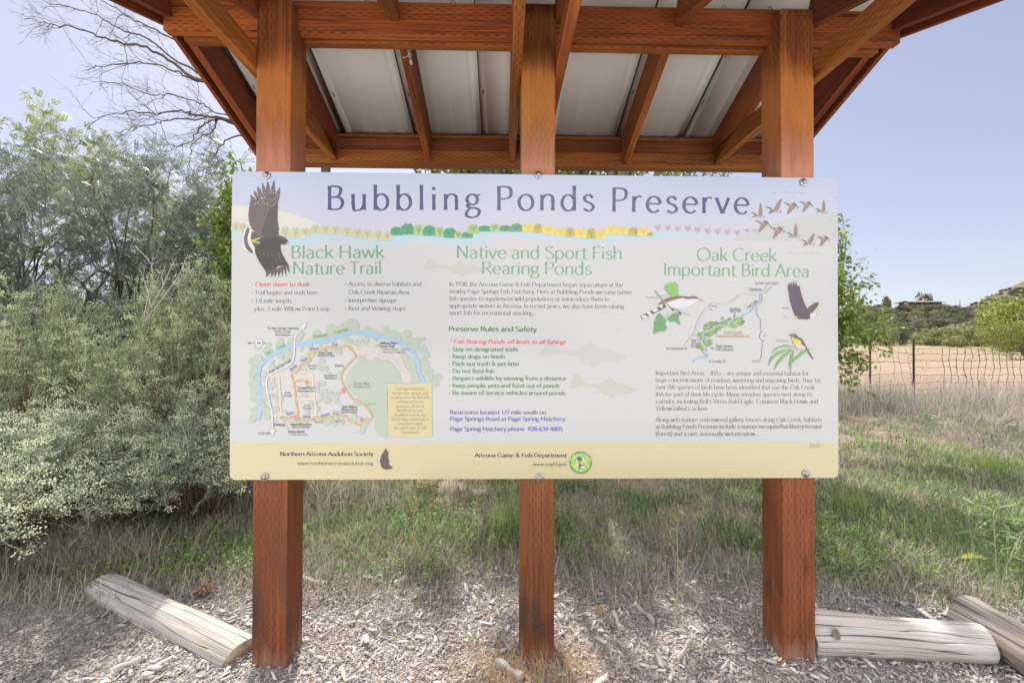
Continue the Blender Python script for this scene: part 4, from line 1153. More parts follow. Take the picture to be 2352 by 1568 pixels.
M_GROUND, N, L, bs = mat_new('earth')
g = N.new('ShaderNodeNewGeometry'); ps = N.new('ShaderNodeSeparateXYZ'); L.new(g.outputs['Position'], ps.inputs[0])
def gnoise(scale, det=5, stretch=None):
    n = N.new('ShaderNodeTexNoise'); n.inputs['Scale'].default_value = scale; n.inputs['Detail'].default_value = det
    v = g.outputs['Position']
    if stretch:
        mp = N.new('ShaderNodeMapping'); mp.inputs['Scale'].default_value = stretch; L.new(v, mp.inputs[0]); v = mp.outputs[0]
    L.new(v, n.inputs['Vector']); return n.outputs[0]
n1, n2, n3 = gnoise(.8), gnoise(9), gnoise(60, 3)
mulch = nmix(N, L, nrange(N, L, n3, .3, .7), (.24, .215, .195), (.42, .39, .365))
mulch = nmix(N, L, nrange(N, L, n2, .35, .7, 0, .5), mulch, (.20, .175, .155))
soil = nmix(N, L, nrange(N, L, n2, .3, .7), (.17, .13, .10), (.30, .24, .19))
soil = nmix(N, L, nrange(N, L, n3, .4, .7, 0, .5), soil, (.36, .31, .25))
wob = nmath(N, L, 'ADD', ps.outputs[1], nmath(N, L, 'MULTIPLY', nmath(N, L, 'SUBTRACT', n1, .5), 1.4))
c = nmix(N, L, nrange(N, L, wob, 2.5, 2.95), mulch, soil)
field = nmix(N, L, nrange(N, L, gnoise(.5, 6, (.25, 1, 1)), .35, .65), (.235, .17, .13), (.29, .23, .178))
field = nmix(N, L, nrange(N, L, gnoise(.16, 4, (.3, 1.6, 1)), .50, .66, 0, .6), field, (.235, .22, .135))
field = nmix(N, L, nrange(N, L, n2, .35, .75, 0, .35), field, (.30, .22, .16))
far = nmix(N, L, nrange(N, L, ps.outputs[1], 45, 62), field, (.26, .235, .125))
c = nmix(N, L, nrange(N, L, wob, 10.0, 11.5), c, far)
hillc = nmix(N, L, nrange(N, L, gnoise(.05, 6), .4, .62), (.21, .17, .14), (.14, .125, .085))
hillc = nmix(N, L, nrange(N, L, ps.outputs[1], 300, 360, 0, .8), hillc, nmix(N, L, nrange(N, L, gnoise(.12, 5), .42, .58), (.17, .125, .10), (.08, .075, .05)))
hillc = nmix(N, L, nrange(N, L, gnoise(.35, 4), .45, .7, 0, .7), hillc, (.13, .125, .08))
c = nmix(N, L, nrange(N, L, ps.outputs[1], 78, 100), c, hillc)
L.new(c, bs.inputs['Base Color']); bs.inputs['Roughness'].default_value = .95; bs.inputs['Specular IOR Level'].default_value = .1
bp = N.new('ShaderNodeBump'); bp.inputs['Strength'].default_value = .6; bp.inputs['Distance'].default_value = .02
L.new(n3, bp.inputs['Height']); L.new(bp.outputs[0], bs.inputs['Normal'])

xs = np.unique(np.round(np.concatenate([np.linspace(-6, 10, 110), np.sign(np.linspace(-1, 1, 61)) * np.abs(np.linspace(-1, 1, 61)) ** 2.2 * 700]), 3))
ys = np.unique(np.round(np.concatenate([-np.geomspace(1, 60, 14)[::-1], np.linspace(-1, 12, 100), np.geomspace(12, 90, 36)]), 3))
terrain('ground', xs, ys, M_GROUND)
# pale unseen sheet behind the viewer, added to bounce light under the roof
M_BOUNCE = mat_plain('pale_bounce', (.80, .78, .75), .9, 0, .12, 30, .5)
bounce_mesh = mesh_np('bounce_sheet', np.array([(-45, -58, .006), (45, -58, .006), (45, .55, .006), (-45, .55, .006)]), [np.array([(0, 1, 2, 3)])], M_BOUNCE)
tag(link('bounce_sheet', bounce_mesh), kind='structure')
xh = np.unique(np.concatenate([xs[np.abs(xs) > 12], np.linspace(-12, 12, 7), np.linspace(60, 620, 130)]))
terrain('hill', xh, np.linspace(90, 620, 90), M_GROUND)

# ---------------------------------------------------------------- wood-chip mulch
rng = np.random.default_rng(11)
def chips(N_, xr, yr, smin, smax, dens, zlift, cols, flat=.25):
    S = Soup()
    x = rng.uniform(*xr, N_); y = rng.uniform(*yr, N_)
    k = rng.random(N_) < dens(x, y)
    x, y = x[k], y[k]; n = len(x)
    ln = smin + (smax - smin) * rng.random(n) ** 3.2; w = ln * rng.uniform(.16, .42, n); th = rng.uniform(.002, .006, n)
    yaw = rng.uniform(0, 2 * np.pi, n); pit = rng.normal(0, flat, n); rol = rng.normal(0, flat * 1.3, n)
    d = np.stack([np.cos(yaw) * np.cos(pit), np.sin(yaw) * np.cos(pit), np.sin(pit)], 1)
    B = basis(d, twist=rol)
    M = B * np.stack([w, ln, th], 1)[:, None, :]
    T = np.stack([x, y, ground_z(x, y) + rng.uniform(0, 1, n) ** 1.5 * zlift + .002], 1)
    # splintered plank: 4 end outlines of different widths
    tV = np.array([[-.5, -.42, -.5], [.32, -.5, -.5], [.5, .30, -.5], [-.18, .5, -.5], [-.5, -.42, .5], [.32, -.5, .5], [.42, .30, .5], [-.2, .46, .5]])
    tF = np.array([[0, 3, 2, 1], [4, 5, 6, 7], [0, 1, 5, 4], [1, 2, 6, 5], [2, 3, 7, 6], [3, 0, 4, 7]])
    ci = rng.integers(0, len(cols), n)
    C = np.array(cols)[ci] * rng.uniform(.75, 1.2, (n, 1))
    dark_left = smooth01((-1.35 - x + .5 * (vnoise(x * 2, y * 2, 23) - .5)) / .45)      # chips and crumbs darker towards the left
    C = C * (1 - .42 * dark_left[:, None]) * (1.0, .99, 1.02)
    S.inst(tV, tF, M, T, C)
    return S
CHIPC = [(.50, .475, .455), (.46, .43, .41), (.54, .515, .50), (.42, .39, .37), (.51, .485, .465), (.37, .335, .31), (.52, .45, .38), (.47, .455, .455), (.32, .29, .27), (.56, .54, .525)]
M_CHIP = mat_attr('wood_chips', rough=.9, spec=.1)
def chip_d(x, y):
    edge = 2.62 + .35 * (vnoise(x * 1.3, y * 1.3, 21) - .5)
    d = 1 - smooth01((y - edge) / .45)
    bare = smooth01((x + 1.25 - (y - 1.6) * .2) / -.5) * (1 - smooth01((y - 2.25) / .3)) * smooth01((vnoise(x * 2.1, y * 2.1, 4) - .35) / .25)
    return d * (1 - .8 * bare)
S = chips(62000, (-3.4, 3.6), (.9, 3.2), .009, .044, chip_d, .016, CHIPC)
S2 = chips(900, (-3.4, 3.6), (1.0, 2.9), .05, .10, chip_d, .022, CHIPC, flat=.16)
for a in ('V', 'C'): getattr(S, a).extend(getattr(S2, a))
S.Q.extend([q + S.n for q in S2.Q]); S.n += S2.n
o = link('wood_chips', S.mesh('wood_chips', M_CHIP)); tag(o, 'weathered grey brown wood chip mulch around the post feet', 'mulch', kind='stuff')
# crumbs
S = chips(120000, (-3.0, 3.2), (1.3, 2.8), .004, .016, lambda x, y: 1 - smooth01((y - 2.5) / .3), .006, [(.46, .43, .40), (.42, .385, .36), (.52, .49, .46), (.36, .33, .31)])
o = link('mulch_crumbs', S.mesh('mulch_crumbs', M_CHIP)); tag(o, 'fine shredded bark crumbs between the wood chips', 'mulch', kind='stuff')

# ---------------------------------------------------------------- grasses
def blades(x, y, h, w, lean, cols, segs=3, az=None, droop=.5, z0=None):
    """tapered bent blades as strips"""
    n = len(x)
    az = rng.uniform(0, 2 * np.pi, n) if az is None else az
    lean = np.abs(lean)
    t = np.linspace(0, 1, segs + 1)
    out = np.stack([np.cos(az), np.sin(az)], 1); sd = np.stack([-out[:, 1], out[:, 0]], 1)
    z0 = ground_z(x, y) if z0 is None else z0
    P = np.zeros((n, segs + 1, 3))
    ang0 = lean[:, None] * (.3 + droop * 1.7 * t[None] ** 1.3)
    dl = (h / segs)[:, None]
    cz = np.cumsum(np.cos(ang0) * dl, 1); co = np.cumsum(np.sin(ang0) * dl, 1)
    cz = np.concatenate([np.zeros((n, 1)), cz[:, :-1]], 1); co = np.concatenate([np.zeros((n, 1)), co[:, :-1]], 1)
    P[:, :, :2] = np.stack([x, y], 1)[:, None] + out[:, None] * co[..., None]
    P[:, :, 2] = z0[:, None] + np.maximum(cz, .004) - .004
    ww = w[:, None] * (1 - t[None] ** 1.6 * .88) * .5
    A = P.copy(); Bv = P.copy()
    A[:, :, :2] += sd[:, None] * ww[..., None]; Bv[:, :, :2] -= sd[:, None] * ww[..., None]
    V = np.stack([A, Bv], 2).reshape(n, -1, 3)
    k = np.arange(segs) * 2
    tF = np.stack([k, k + 1, k + 3, k + 2], 1)
    F = (tF[None] + (np.arange(n) * (2 * (segs + 1)))[:, None, None]).reshape(-1, 4)
    return V.reshape(-1, 3), F, np.repeat(cols, 2 * (segs + 1), axis=0)

M_GRASS = mat_attr('grass_blade', rough=.55, trans=.35, spec=.25)
M_STRAW = mat_attr('dry_grass', rough=.7, trans=.22, spec=.2)
GREENS = np.array([(.145, .225, .075), (.19, .275, .095), (.125, .20, .09), (.24, .31, .11), (.165, .23, .12)])
STRAWS = np.array([(.46, .40, .29), (.52, .47, .36), (.39, .345, .27), (.43, .395, .335), (.54, .50, .39)])
GREYS = np.array([(.37, .345, .31), (.43, .40, .36), (.31, .285, .26), (.46, .43, .385)])

GREENS = GREENS * (.92, .98, .80); STRAWS = STRAWS * .86; GREYS = GREYS * .88

def scatter(N_, dmin, dmax, half=1.38, pw=1.0):
    """points over the visible wedge, denser near the viewer"""
    q = rng.random(N_)
    D = 1 / (1 / dmin + (1 / dmax - 1 / dmin) * q ** pw)
    X = rng.uniform(-1, 1, N_) * half * D
    return X, D
def hidden_by_board(X, D):
    px_ = 1176 + 991 * X / D; py_ = 793 + 991 * (CAM_H - .1) / D
    return (px_ > 560) & (px_ < 1900) & (py_ < 1080)

# tufts: blades share a root and fan out
def tufts(N_, per, dmin, dmax, h0, h1, w0, prob, palette, lean=(.5, 1.6), spread=.06, mat=M_GRASS, name='grass', pw=1.0, droop=.75, segs=3, thin_hidden=.5, half=1.38, mixp=None, mixq=0.0):
    X, D = scatter(N_, dmin, dmax, half, pw)
    k = rng.random(N_) < prob(X, D)
    k &= ~(hidden_by_board(X, D) & (rng.random(N_) > thin_hidden))
    X, D = X[k], D[k]
    n = len(X)
    X = np.repeat(X, per) + rng.normal(0, spread, n * per); Y = np.repeat(D, per) + rng.normal(0, spread, n * per)
    tone = np.repeat(rng.integers(0, len(palette), n), per)
    hh = np.repeat(rng.uniform(h0, h1, n), per) * rng.uniform(.5, 1.1, n * per)
    C = palette[tone] * rng.uniform(.6, 1.5, (n * per, 1))
    if mixp is not None:
        q = rng.random(n * per) < mixq
        C[q] = mixp[rng.integers(0, len(mixp), q.sum())] * rng.uniform(.8, 1.15, (q.sum(), 1))
    w = w0 * rng.uniform(.7, 1.3, n * per) * np.sqrt(np.maximum(Y, 2) / 2.5)
    return blades(X, Y, hh, w, rng.uniform(*lean, n * per), C, segs, droop=droop)

def soup_of(*parts):
    S = Soup()
    for V, F, C in parts: S.add(V, F, C)
    return S
def edge_fn(x): return 2.30 + .30 * (vnoise(x * 1.1, x * 0 + 2.0, 31) - .5) + .25 * smooth01((x - 1.2) / 1.0) * -1
def p_green(X, D):
    nz = vnoise(X * 1.25, D * 1.25, 41); nf = vnoise(X * 4, D * 4, 42)
    p = smooth01((nz * .65 + nf * .35 - .24) / .30)
    return p * smooth01((D - edge_fn(X)) / .7)
S = soup_of(tufts(26000, 9, 2.10, 9.5, .04, .14, .0060, p_green, GREENS, mixp=STRAWS, mixq=.34),
            tufts(3600, 10, 2.7, 7.0, .10, .21, .0062, lambda X, D: p_green(X, D) * smooth01((vnoise(X * .9, D * .9, 47) - .45) / .1), GREENS, mixp=STRAWS, mixq=.12))
tag(link('green_grass', S.mesh('green_grass', M_GRASS)), 'patchy green grass tufts growing behind the board', 'grass', kind='stuff')
# low broad-leaved weeds in patches among the grass
X, D = scatter(16000, 2.3, 7.5)
k = rng.random(16000) < smooth01((vnoise(X * 1.9, D * 1.9, 71) - .46) / .30) * smooth01((D - edge_fn(X) + .1) / .3)
k &= ~(hidden_by_board(X, D) & (rng.random(16000) > .5)); X, D = X[k], D[k]; m = 5; n = len(X)
Xw = np.repeat(X, m) + rng.normal(0, .03, n * m); Yw = np.repeat(D, m) + rng.normal(0, .03, n * m)
dw = rng.normal(0, 1, (n * m, 3)) * (1, 1, .35) + (0, 0, .25)
Bw = basis(dw, up=np.array([0, 0, 1.]) + rng.normal(0, .5, (n * m, 3)))
lw = rng.uniform(.010, .024, n * m)
S = Soup()
S.inst(np.array([[0, 0, 0], [.5, .45, .10], [0, 1, -.06], [-.5, .45, .10]]), np.array([[0, 1, 2, 3]]), Bw * np.stack([lw * .6, lw, lw * .5], 1)[:, None, :],
       np.stack([Xw, Yw, ground_z(Xw, Yw) + rng.uniform(.01, .11, n * m)], 1), GREENS[rng.integers(0, 5, n * m)] * np.array([1.05, 1.1, .9]) * rng.uniform(.8, 1.35, (n * m, 1)))
tag(link('low_weeds', S.mesh('low_weeds', M_GRASS)), 'patches of small leafy weeds low in the grass', 'weeds', kind='stuff')
# low dry thatch
def p_dry(X, D): return smooth01((D - edge_fn(X) + .35) / .5) * (.35 + .65 * vnoise(X * 1.6, D * 1.6, 51))
S = soup_of(tufts(15000, 8, 2.1, 9.5, .05, .15, .0042, p_dry, STRAWS, lean=(.6, 1.5), spread=.045, droop=.6, mixp=GREYS, mixq=.4))
tag(link('dry_thatch', S.mesh('dry_thatch', M_STRAW)), 'flattened straw coloured dead grass among the green tufts', 'grass', kind='stuff')
# tall dead grass: right side up to the fence and the tangle on the left
def p_tallR(X, D): return smooth01((X - .42 * D - .6) / 1.2) * smooth01((D - 3.6 - .5 * vnoise(X, D, 61)) / 1.8) * smooth01((vnoise(X * .8, D * .8, 62) - .22) / .3)
def p_tallL(X, D): return smooth01((-X - .28 * D + .2) / .5) * smooth01((D - 2.95) / .5) * (1 - smooth01((D - 5.0) / .8)) * (1 - smooth01((-X - .95 * D) / .3))
def p_tallC(X, D): return smooth01((.10 * D - X) / .8) * smooth01((D - 3.3) / .6)
S = soup_of(tufts(4400, 10, 3.6, 9.3, .16, .42, .0032, p_tallR, GREYS, lean=(.4, 1.6), spread=.08, droop=.7, segs=4, mixp=STRAWS, mixq=.35),
            tufts(2600, 9, 7.0, 9.8, .35, .70, .003, lambda X, D: smooth01((X - 4.6) / 1.0), GREYS, lean=(.25, 1.3), spread=.1, droop=.6, segs=4, mixp=STRAWS, mixq=.3))
tag(link('tall_dead_grass', S.mesh('tall_dead_grass', M_STRAW)), 'tall grey dead grass standing below the wire fence', 'grass', kind='stuff')
S = soup_of(tufts(2600, 12, 2.9, 5.6, .30, .75, .0028, p_tallL, STRAWS, lean=(.5, 1.6), spread=.07, droop=.75, segs=5, mixp=GREYS, mixq=.45),
            tufts(800, 9, 3.5, 6.5, .30, .75, .0024, p_tallC, STRAWS, lean=(.8, 1.75), spread=.08, droop=.85, segs=6, thin_hidden=.7, mixp=GREENS, mixq=.3))
tag(link('straw_tangle', S.mesh('straw_tangle', M_STRAW)), 'tangled arching straw beneath the shrubs beside the board', 'grass', kind='stuff')
# orange pine-straw round the middle post foot
n = 1500
cx = rng.normal(KO.x - .02, .16, n); cy = rng.normal(1.66, .11, n)
k = (np.abs(cx - .1) > .075) | (cy < 1.735)
cx, cy = cx[k], cy[k]; n = len(cx)
S = soup_of(blades(cx, cy, rng.uniform(.04, .10, n), np.full(n, .0022), rng.uniform(.9, 1.6, n), np.array([(.52, .30, .15), (.58, .38, .20), (.48, .36, .22), (.60, .46, .28)])[rng.integers(0, 4, n)], 3))
n2_ = 700
cx = rng.uniform(-.9, 1.3, n2_); cy = rng.uniform(1.5, 2.2, n2_)
S2V = blades(cx, cy, rng.uniform(.04, .11, n2_), np.full(n2_, .002), rng.uniform(.9, 1.5, n2_), np.array([(.52, .36, .2), (.55, .45, .3)])[rng.integers(0, 2, n2_)], 3)
S.add(*S2V)
n4_ = 1300                                       # dead stems heaped over the far log
cx = rng.normal(-2.42, .22, n4_); cy = rng.normal(2.47, .09, n4_)
S.add(*blades(cx, cy, rng.uniform(.12, .34, n4_), np.full(n4_, .0026), rng.uniform(.9, 1.6, n4_), STRAWS[rng.integers(0, 5, n4_)] * rng.uniform(.7, 1.1, (n4_, 1)), 5, droop=.6, z0=rng.uniform(0, .06, n4_)))
n3_ = 16000                                       # thin litter lying over the chips, thicker towards the grass
cx = rng.uniform(-3.0, 3.2, n3_); cy = rng.uniform(1.35, 2.9, n3_)
k = rng.random(n3_) < .12 + .88 * smooth01((cy - 1.9) / .7); cx, cy = cx[k], cy[k]
S.add(*blades(cx, cy, rng.uniform(.03, .10, len(cx)), np.full(len(cx), .0022), rng.uniform(1.25, 1.6, len(cx)), STRAWS[rng.integers(0, 5, len(cx))] * rng.uniform(.7, 1.1, (len(cx), 1)), 3, droop=.15, z0=np.full(len(cx), .014)))
tag(link('orange_straw', S.mesh('orange_straw', M_STRAW)), 'orange dry needles and straw heaped at the middle post foot', 'straw', kind='stuff')

# ================================================================== PLANTS
M_LEAF = mat_attr('leaf', rough=.5, trans=.30, spec=.3)
M_SHRUB = mat_attr('shrub_leaf', rough=.6, trans=.42, spec=.2)
M_BARK = mat_attr('bark', rough=.9, var=.3, spec=.15)
M_FLOWER = mat_attr('small_flowers', rough=.7, trans=.2, spec=.2)
M_POD = mat_attr('seed_pods', rough=.6, trans=.2)

def wander(p0, p1, n, amp, r, sag=0.0):
    """crooked limb between two points"""
    p0, p1 = np.asarray(p0, float), np.asarray(p1, float)
    m = max(3, int(np.linalg.norm(p1 - p0) / .45) + 2)
    t = np.linspace(0, 1, m)[:, None]
    P = p0 + (p1 - p0) * t + r.normal(0, amp, (m, 3)) * np.sin(np.pi * t) ** .6
    P[:, 2] += sag * np.sin(np.pi * t[:, 0])
    return curve_pts(P, n)

def twigs(S, P, rad, r, n, ln, col, levels=2, spread=.9, up=.25, tips=None, sides=4):
    """side shoots along limb P"""
    P = np.asarray(P); m = len(P)
    for k in range(n):
        f = r.uniform(.15, 1.0)
        i = min(int(f * (m - 1)), m - 2)
        base = P[i] + (P[i + 1] - P[i]) * (f * (m - 1) - i)
        t = P[i + 1] - P[i]; t = t / np.linalg.norm(t)
        d = t * r.uniform(.5, 1.0) + r.normal(0, 1, 3) * spread * .6 + np.array([0, 0, up])
        d /= np.linalg.norm(d)
        L_ = ln * r.uniform(.45, 1.15) * (1.1 - .5 * f)
        Q = base + np.outer(np.linspace(0, 1, 6), d) * L_
        Q[1:] += np.cumsum(r.normal(0, L_ * .035, (5, 3)), 0)
        r0 = max(rad * r.uniform(.35, .6), .0016)
        tube(S, Q, np.linspace(r0, r0 * .35, 6), np.array(col) * r.uniform(.8, 1.2), sides, closed=False)
        if tips is not None: tips.append((Q[-1], d, L_))
        if levels > 1:
            twigs(S, Q, r0, r, max(2, int(n * .38)), ln * .5, col, levels - 1, spread, up, tips, 3)

# leaf templates (local y = along, z = face)
LEAF_V = np.array([[0, 0, 0], [.5, .45, .10], [0, 1, -.06], [-.5, .45, .10]]); LEAF_F = np.array([[0, 1, 2, 3]])
BLADE_V = np.array([[-.5, 0, 0], [.5, 0, 0], [.35, .6, .10], [-.35, .6, .10], [0, 1, .02]])

def fern_template(pinnae, pairs, L_, lw, ll):
    """feathery twice-divided leaf: leaflets as small quads along two or four pinnae"""
    V, F = [], []
    for (a, sc) in pinnae:
        c, s = math.cos(a), math.sin(a)
        for k in range(pairs):
            t = (k + .6) / pairs
            for sd in (-1, 1):
                bx, by = 0, t * L_ * sc
                dx, dy = sd * .80 * ll, .6 * ll
                nx, ny = -dy / ll * lw * .5, dx / ll * lw * .5 * 1
                pts = [(bx, by), (bx + dx * .5 + nx, by + dy * .5 + ny), (bx + dx, by + dy), (bx + dx * .5 - nx, by + dy * .5 - ny)]
                b = len(V)
                for (x, y) in pts:
                    V.append((c * x + s * y, -s * x + c * y, -.25 * (t * L_ * sc) ** 2 / L_ + .004 * sd))
                F.append((b, b + 1, b + 2, b + 3))
    return np.array(V), np.array(F)

def crown_feathery(S, centers, dirs, r, per, tpl, palette, size=(.8, 1.2), spread=.16, hang=.35, clump_tone=.3):
    """feathery leaves in sprays round given centres"""
    n = len(centers)
    tone = np.repeat(r.uniform(1 - clump_tone, 1 + clump_tone, n), per)
    pal = np.repeat(r.integers(0, len(palette), n), per)
    f = r.uniform(-.5, 1.0, n * per)[:, None]
    C0 = np.repeat(centers, per, 0); D0 = np.repeat(dirs, per, 0)
    T = C0 + D0 * f * spread * 1.6 + r.normal(0, spread * .42, (n * per, 3))
    d = D0 * .6 + r.normal(0, .75, (n * per, 3)); d[:, 2] -= hang
    B = basis(d, up=np.array([0, 0, 1.]) + r.normal(0, .5, (n * per, 3)))
    s = r.uniform(*size, n * per)
    col = palette[pal] * tone[:, None] * r.uniform(.85, 1.15, (n * per, 1))
    S.inst(tpl[0], tpl[1], B * s[:, None, None], T, col)

# ------------------------------------------------------------ mesquite trees on the left
def mesquite(name, label, top_line, D0, D1, trunk_px, n_clump, per, palette, seed, low=790, right=575, lean=1.0, fw=.016, pods=0):
    r = np.random.default_rng(seed)
    tl = np.array(top_line, float)
    root = thing(name, label, 'tree', (0, 0, 0), group=None)
    tb = pix(trunk_px, 900, (D0 + D1) / 2); base = np.array([tb.x, tb.y, gz(tb.x, tb.y) - .05])
    root.location = base
    # foliage clump centres: inside the outline, at the given depths, thinner at the edge
    cs, ds = [], []
    mid = np.array(pix(trunk_px, 560, (D0 + D1) / 2))
    while len(cs) < n_clump:
        px_ = r.uniform(tl[0, 0], right); ty = np.interp(px_, tl[:, 0], tl[:, 1])
        py_ = ty + (low - ty) * r.random() ** .95
        D = r.uniform(D0, D1)
        e = (py_ - ty) / 90
        if r.random() > .25 + .75 * min(1, e): continue
        hole = vnoise(np.array([px_ / 70.]), np.array([py_ / 60. + D]), seed)[0]
        if hole < .27: continue
        p = np.array(pix(px_, py_, D))
        if p[2] < .35: continue
        d = p - mid; d /= np.linalg.norm(d); d = d + r.normal(0, .35, 3) + np.array([0, 0, .15])
        cs.append(p); ds.append(d / np.linalg.norm(d))
    cs, ds = np.array(cs), np.array(ds)
    T = Soup()
    # trunk, limbs out to a few dozen clumps, finer sticks to the rest
    forks = []
    for k in range(5):
        a = base + r.normal(0, .06, 3) * (1, 1, 0)
        j = r.integers(0, len(cs)); goal = base + (cs[j] - base) * .45; goal[2] = max(goal[2], .8)
        P = wander(a, goal, 12, .10, r); tube(T, P, np.linspace(.07, .03, 12), (.075, .066, .06), 7)
        forks.append(P)
    allp = np.concatenate(forks)
    for k in r.choice(len(cs), min(70, len(cs)), replace=False):
        dist = np.linalg.norm(allp - cs[k], axis=1) + .6 * np.maximum(0, allp[:, 2] - cs[k][2])
        s0 = allp[np.argmin(dist + (np.arange(len(allp)) % 12 < 4) * .8)]
        P = wander(s0, cs[k], 11, .09, r, .12); tube(T, P, np.linspace(.017, .004, 11), (.095, .085, .078), 5, closed=False)
        twigs(T, P, .008, r, 5, .45, (.13, .11, .085), 1)
    for k in range(len(cs)):
        Q = np.stack([cs[k] - ds[k] * .22, cs[k], cs[k] + ds[k] * .24]) + r.normal(0, .015, (3, 3))
        tube(T, Q, np.array([.0045, .003, .0012]), (.16, .135, .10), 3, closed=False)
    link('trunk', T.mesh('trunk', M_BARK), root).matrix_parent_inverse = Matrix.Translation(-Vector(base))
    tpl = fern_template([(.35, 1.0), (-.35, 1.0)], 7, .105, fw * .62, fw * 1.35)
    S = Soup()
    crown_feathery(S, cs, ds, r, per, tpl, palette, (.75, 1.35), .17, .3)
    link('crown', S.mesh('crown', M_LEAF), root).matrix_parent_inverse = Matrix.Translation(-Vector(base))
    if pods:
        for k in r.choice(len(cs), pods, replace=False):
            if cs[k][1] > D0 + (D1 - D0) * .55: continue
            for q in range(r.integers(1, 3)):
                Pd = Soup()
                a = cs[k] + r.normal(0, .05, 3); w_ = r.normal(0, .03, 2); ln = r.uniform(.09, .16)
                t = np.linspace(0, 1, 7)
                P = np.stack([a[0] + w_[0] * np.sin(t * 3), a[1] - .1 + w_[1] * t, a[2] - t * ln], 1)
                tube(Pd, P, np.array([.002, .0042, .0048, .0042, .0048, .004, .001]), np.array((.58, .47, .33)) * r.uniform(.8, 1.15), 4)
                link('seed_pod', Pd.mesh('seed_pod', M_POD), root).matrix_parent_inverse = Matrix.Translation(-Vector(base))
    return root
MQ1 = np.array([(.13, .17, .135), (.155, .195, .148), (.105, .14, .112), (.185, .225, .17)])
MQ2 = np.array([(.23, .28, .095), (.265, .305, .115), (.19, .245, .09)])  # backlit yellow put into the leaf colours
mesquite('mesquite_tree', 'grey green feathery mesquite with dangling tan pods behind the flowering shrubs',
         [(-420, 300), (-60, 350), (10, 385), (120, 350), (190, 370), (240, 318), (300, 335), (350, 340), (400, 375), (455, 355), (500, 385), (580, 420)], 4.1, 5.8, 130, 1080, 14, MQ1, 21, pods=46, low=900)
mesquite('mesquite_tree', 'paler yellow green mesquite farther back, showing through and above the nearer one',
         [(-420, 240), (0, 285), (40, 300), (70, 232), (84, 205), (105, 262), (150, 290), (190, 330), (235, 285), (262, 300), (330, 400), (400, 430), (440, 330), (470, 330), (520, 420), (590, 520)], 6.4, 8.6, 60, 1000, 11, MQ2, 22, low=860, fw=.022)

# ------------------------------------------------------------ bare tree
r = np.random.default_rng(77)
DB = 7.2
bare = thing('bare_tree', 'leafless tree whose dark forked twigs reach out past the roof into the sky', 'tree')
tb = pix(790, 950, DB); bare.location = (tb.x, tb.y, gz(tb.x, tb.y))
Zc = lambda p, dD: np.array(pix(p[0] * .2734, p[1] * .2734, DB + dD))
limbs = [([(2700, 1000), (2100, 800), (1640, 660), (1450, 530), (1300, 430), (1150, 385), (1000, 355), (900, 330), (800, 290), (600, 230), (480, 215), (380, 190), (225, 155)], .034, -1.2),
         ([(2600, 900), (1900, 720), (1500, 520), (1250, 330), (1050, 260), (850, 150), (700, 90), (480, 40), (350, 10)], .026, .4),
         ([(2700, 1050), (2000, 760), (1620, 670), (1480, 600), (1250, 540), (1050, 535), (850, 560), (720, 595)], .024, -.6),
         ([(2700, 1300), (2200, 1120), (1860, 1000), (1650, 970), (1540, 935), (1330, 955), (1100, 935), (950, 960), (780, 1005)], .030, -.2),
         ([(2300, 1150), (1860, 1005), (1700, 1060), (1600, 1180), (1470, 1240), (1350, 1310)], .022, .5),
         ([(2300, 1100), (1860, 990), (1700, 1000), (1400, 1010), (1300, 1045), (1150, 1070), (980, 1110)], .020, -.8),
         ([(2400, 1200), (1960, 1150), (1800, 1300), (1740, 1430), (1700, 1560)], .022, .2),
         ([(2300, 700), (1800, 560), (1400, 300), (1150, 180), (950, 60), (850, 0), (780, -80)], .024, .9),
         ([(2300, 1000), (1850, 960), (1700, 870), (1450, 800), (1250, 790), (1000, 700), (840, 720)], .016, -.4),
         ([(2300, 1150), (1860, 1010), (1790, 1100), (1620, 1200), (1600, 1330), (1560, 1450)], .016, .7)]
S = Soup(); BK = (.085, .070, .062)
top = Zc((2700, 1150), 0)
trunk_base = np.array([tb.x, tb.y, gz(tb.x, tb.y) - .1])
tube(S, wander(trunk_base, top, 16, .08, r), np.linspace(.13, .07, 16), BK, 9)
for pts, rad, dd in limbs:
    P = np.array([Zc(p, dd * (i / len(pts))) for i, p in enumerate(pts)])
    P = np.concatenate([top[None] + r.normal(0, .03, 3), P])
    P = curve_pts(P, 44); P += r.normal(0, .012, P.shape)
    tube(S, P, np.linspace(rad * .9, .0038, 44), BK, 6)
    twigs(S, P[8:], .010, r, 13, .8, (.12, .10, .09), 3, spread=.7, up=.08)
link('trunk', S.mesh('trunk', M_BARK), bare).matrix_parent_inverse = Matrix.Translation(-Vector(bare.location))

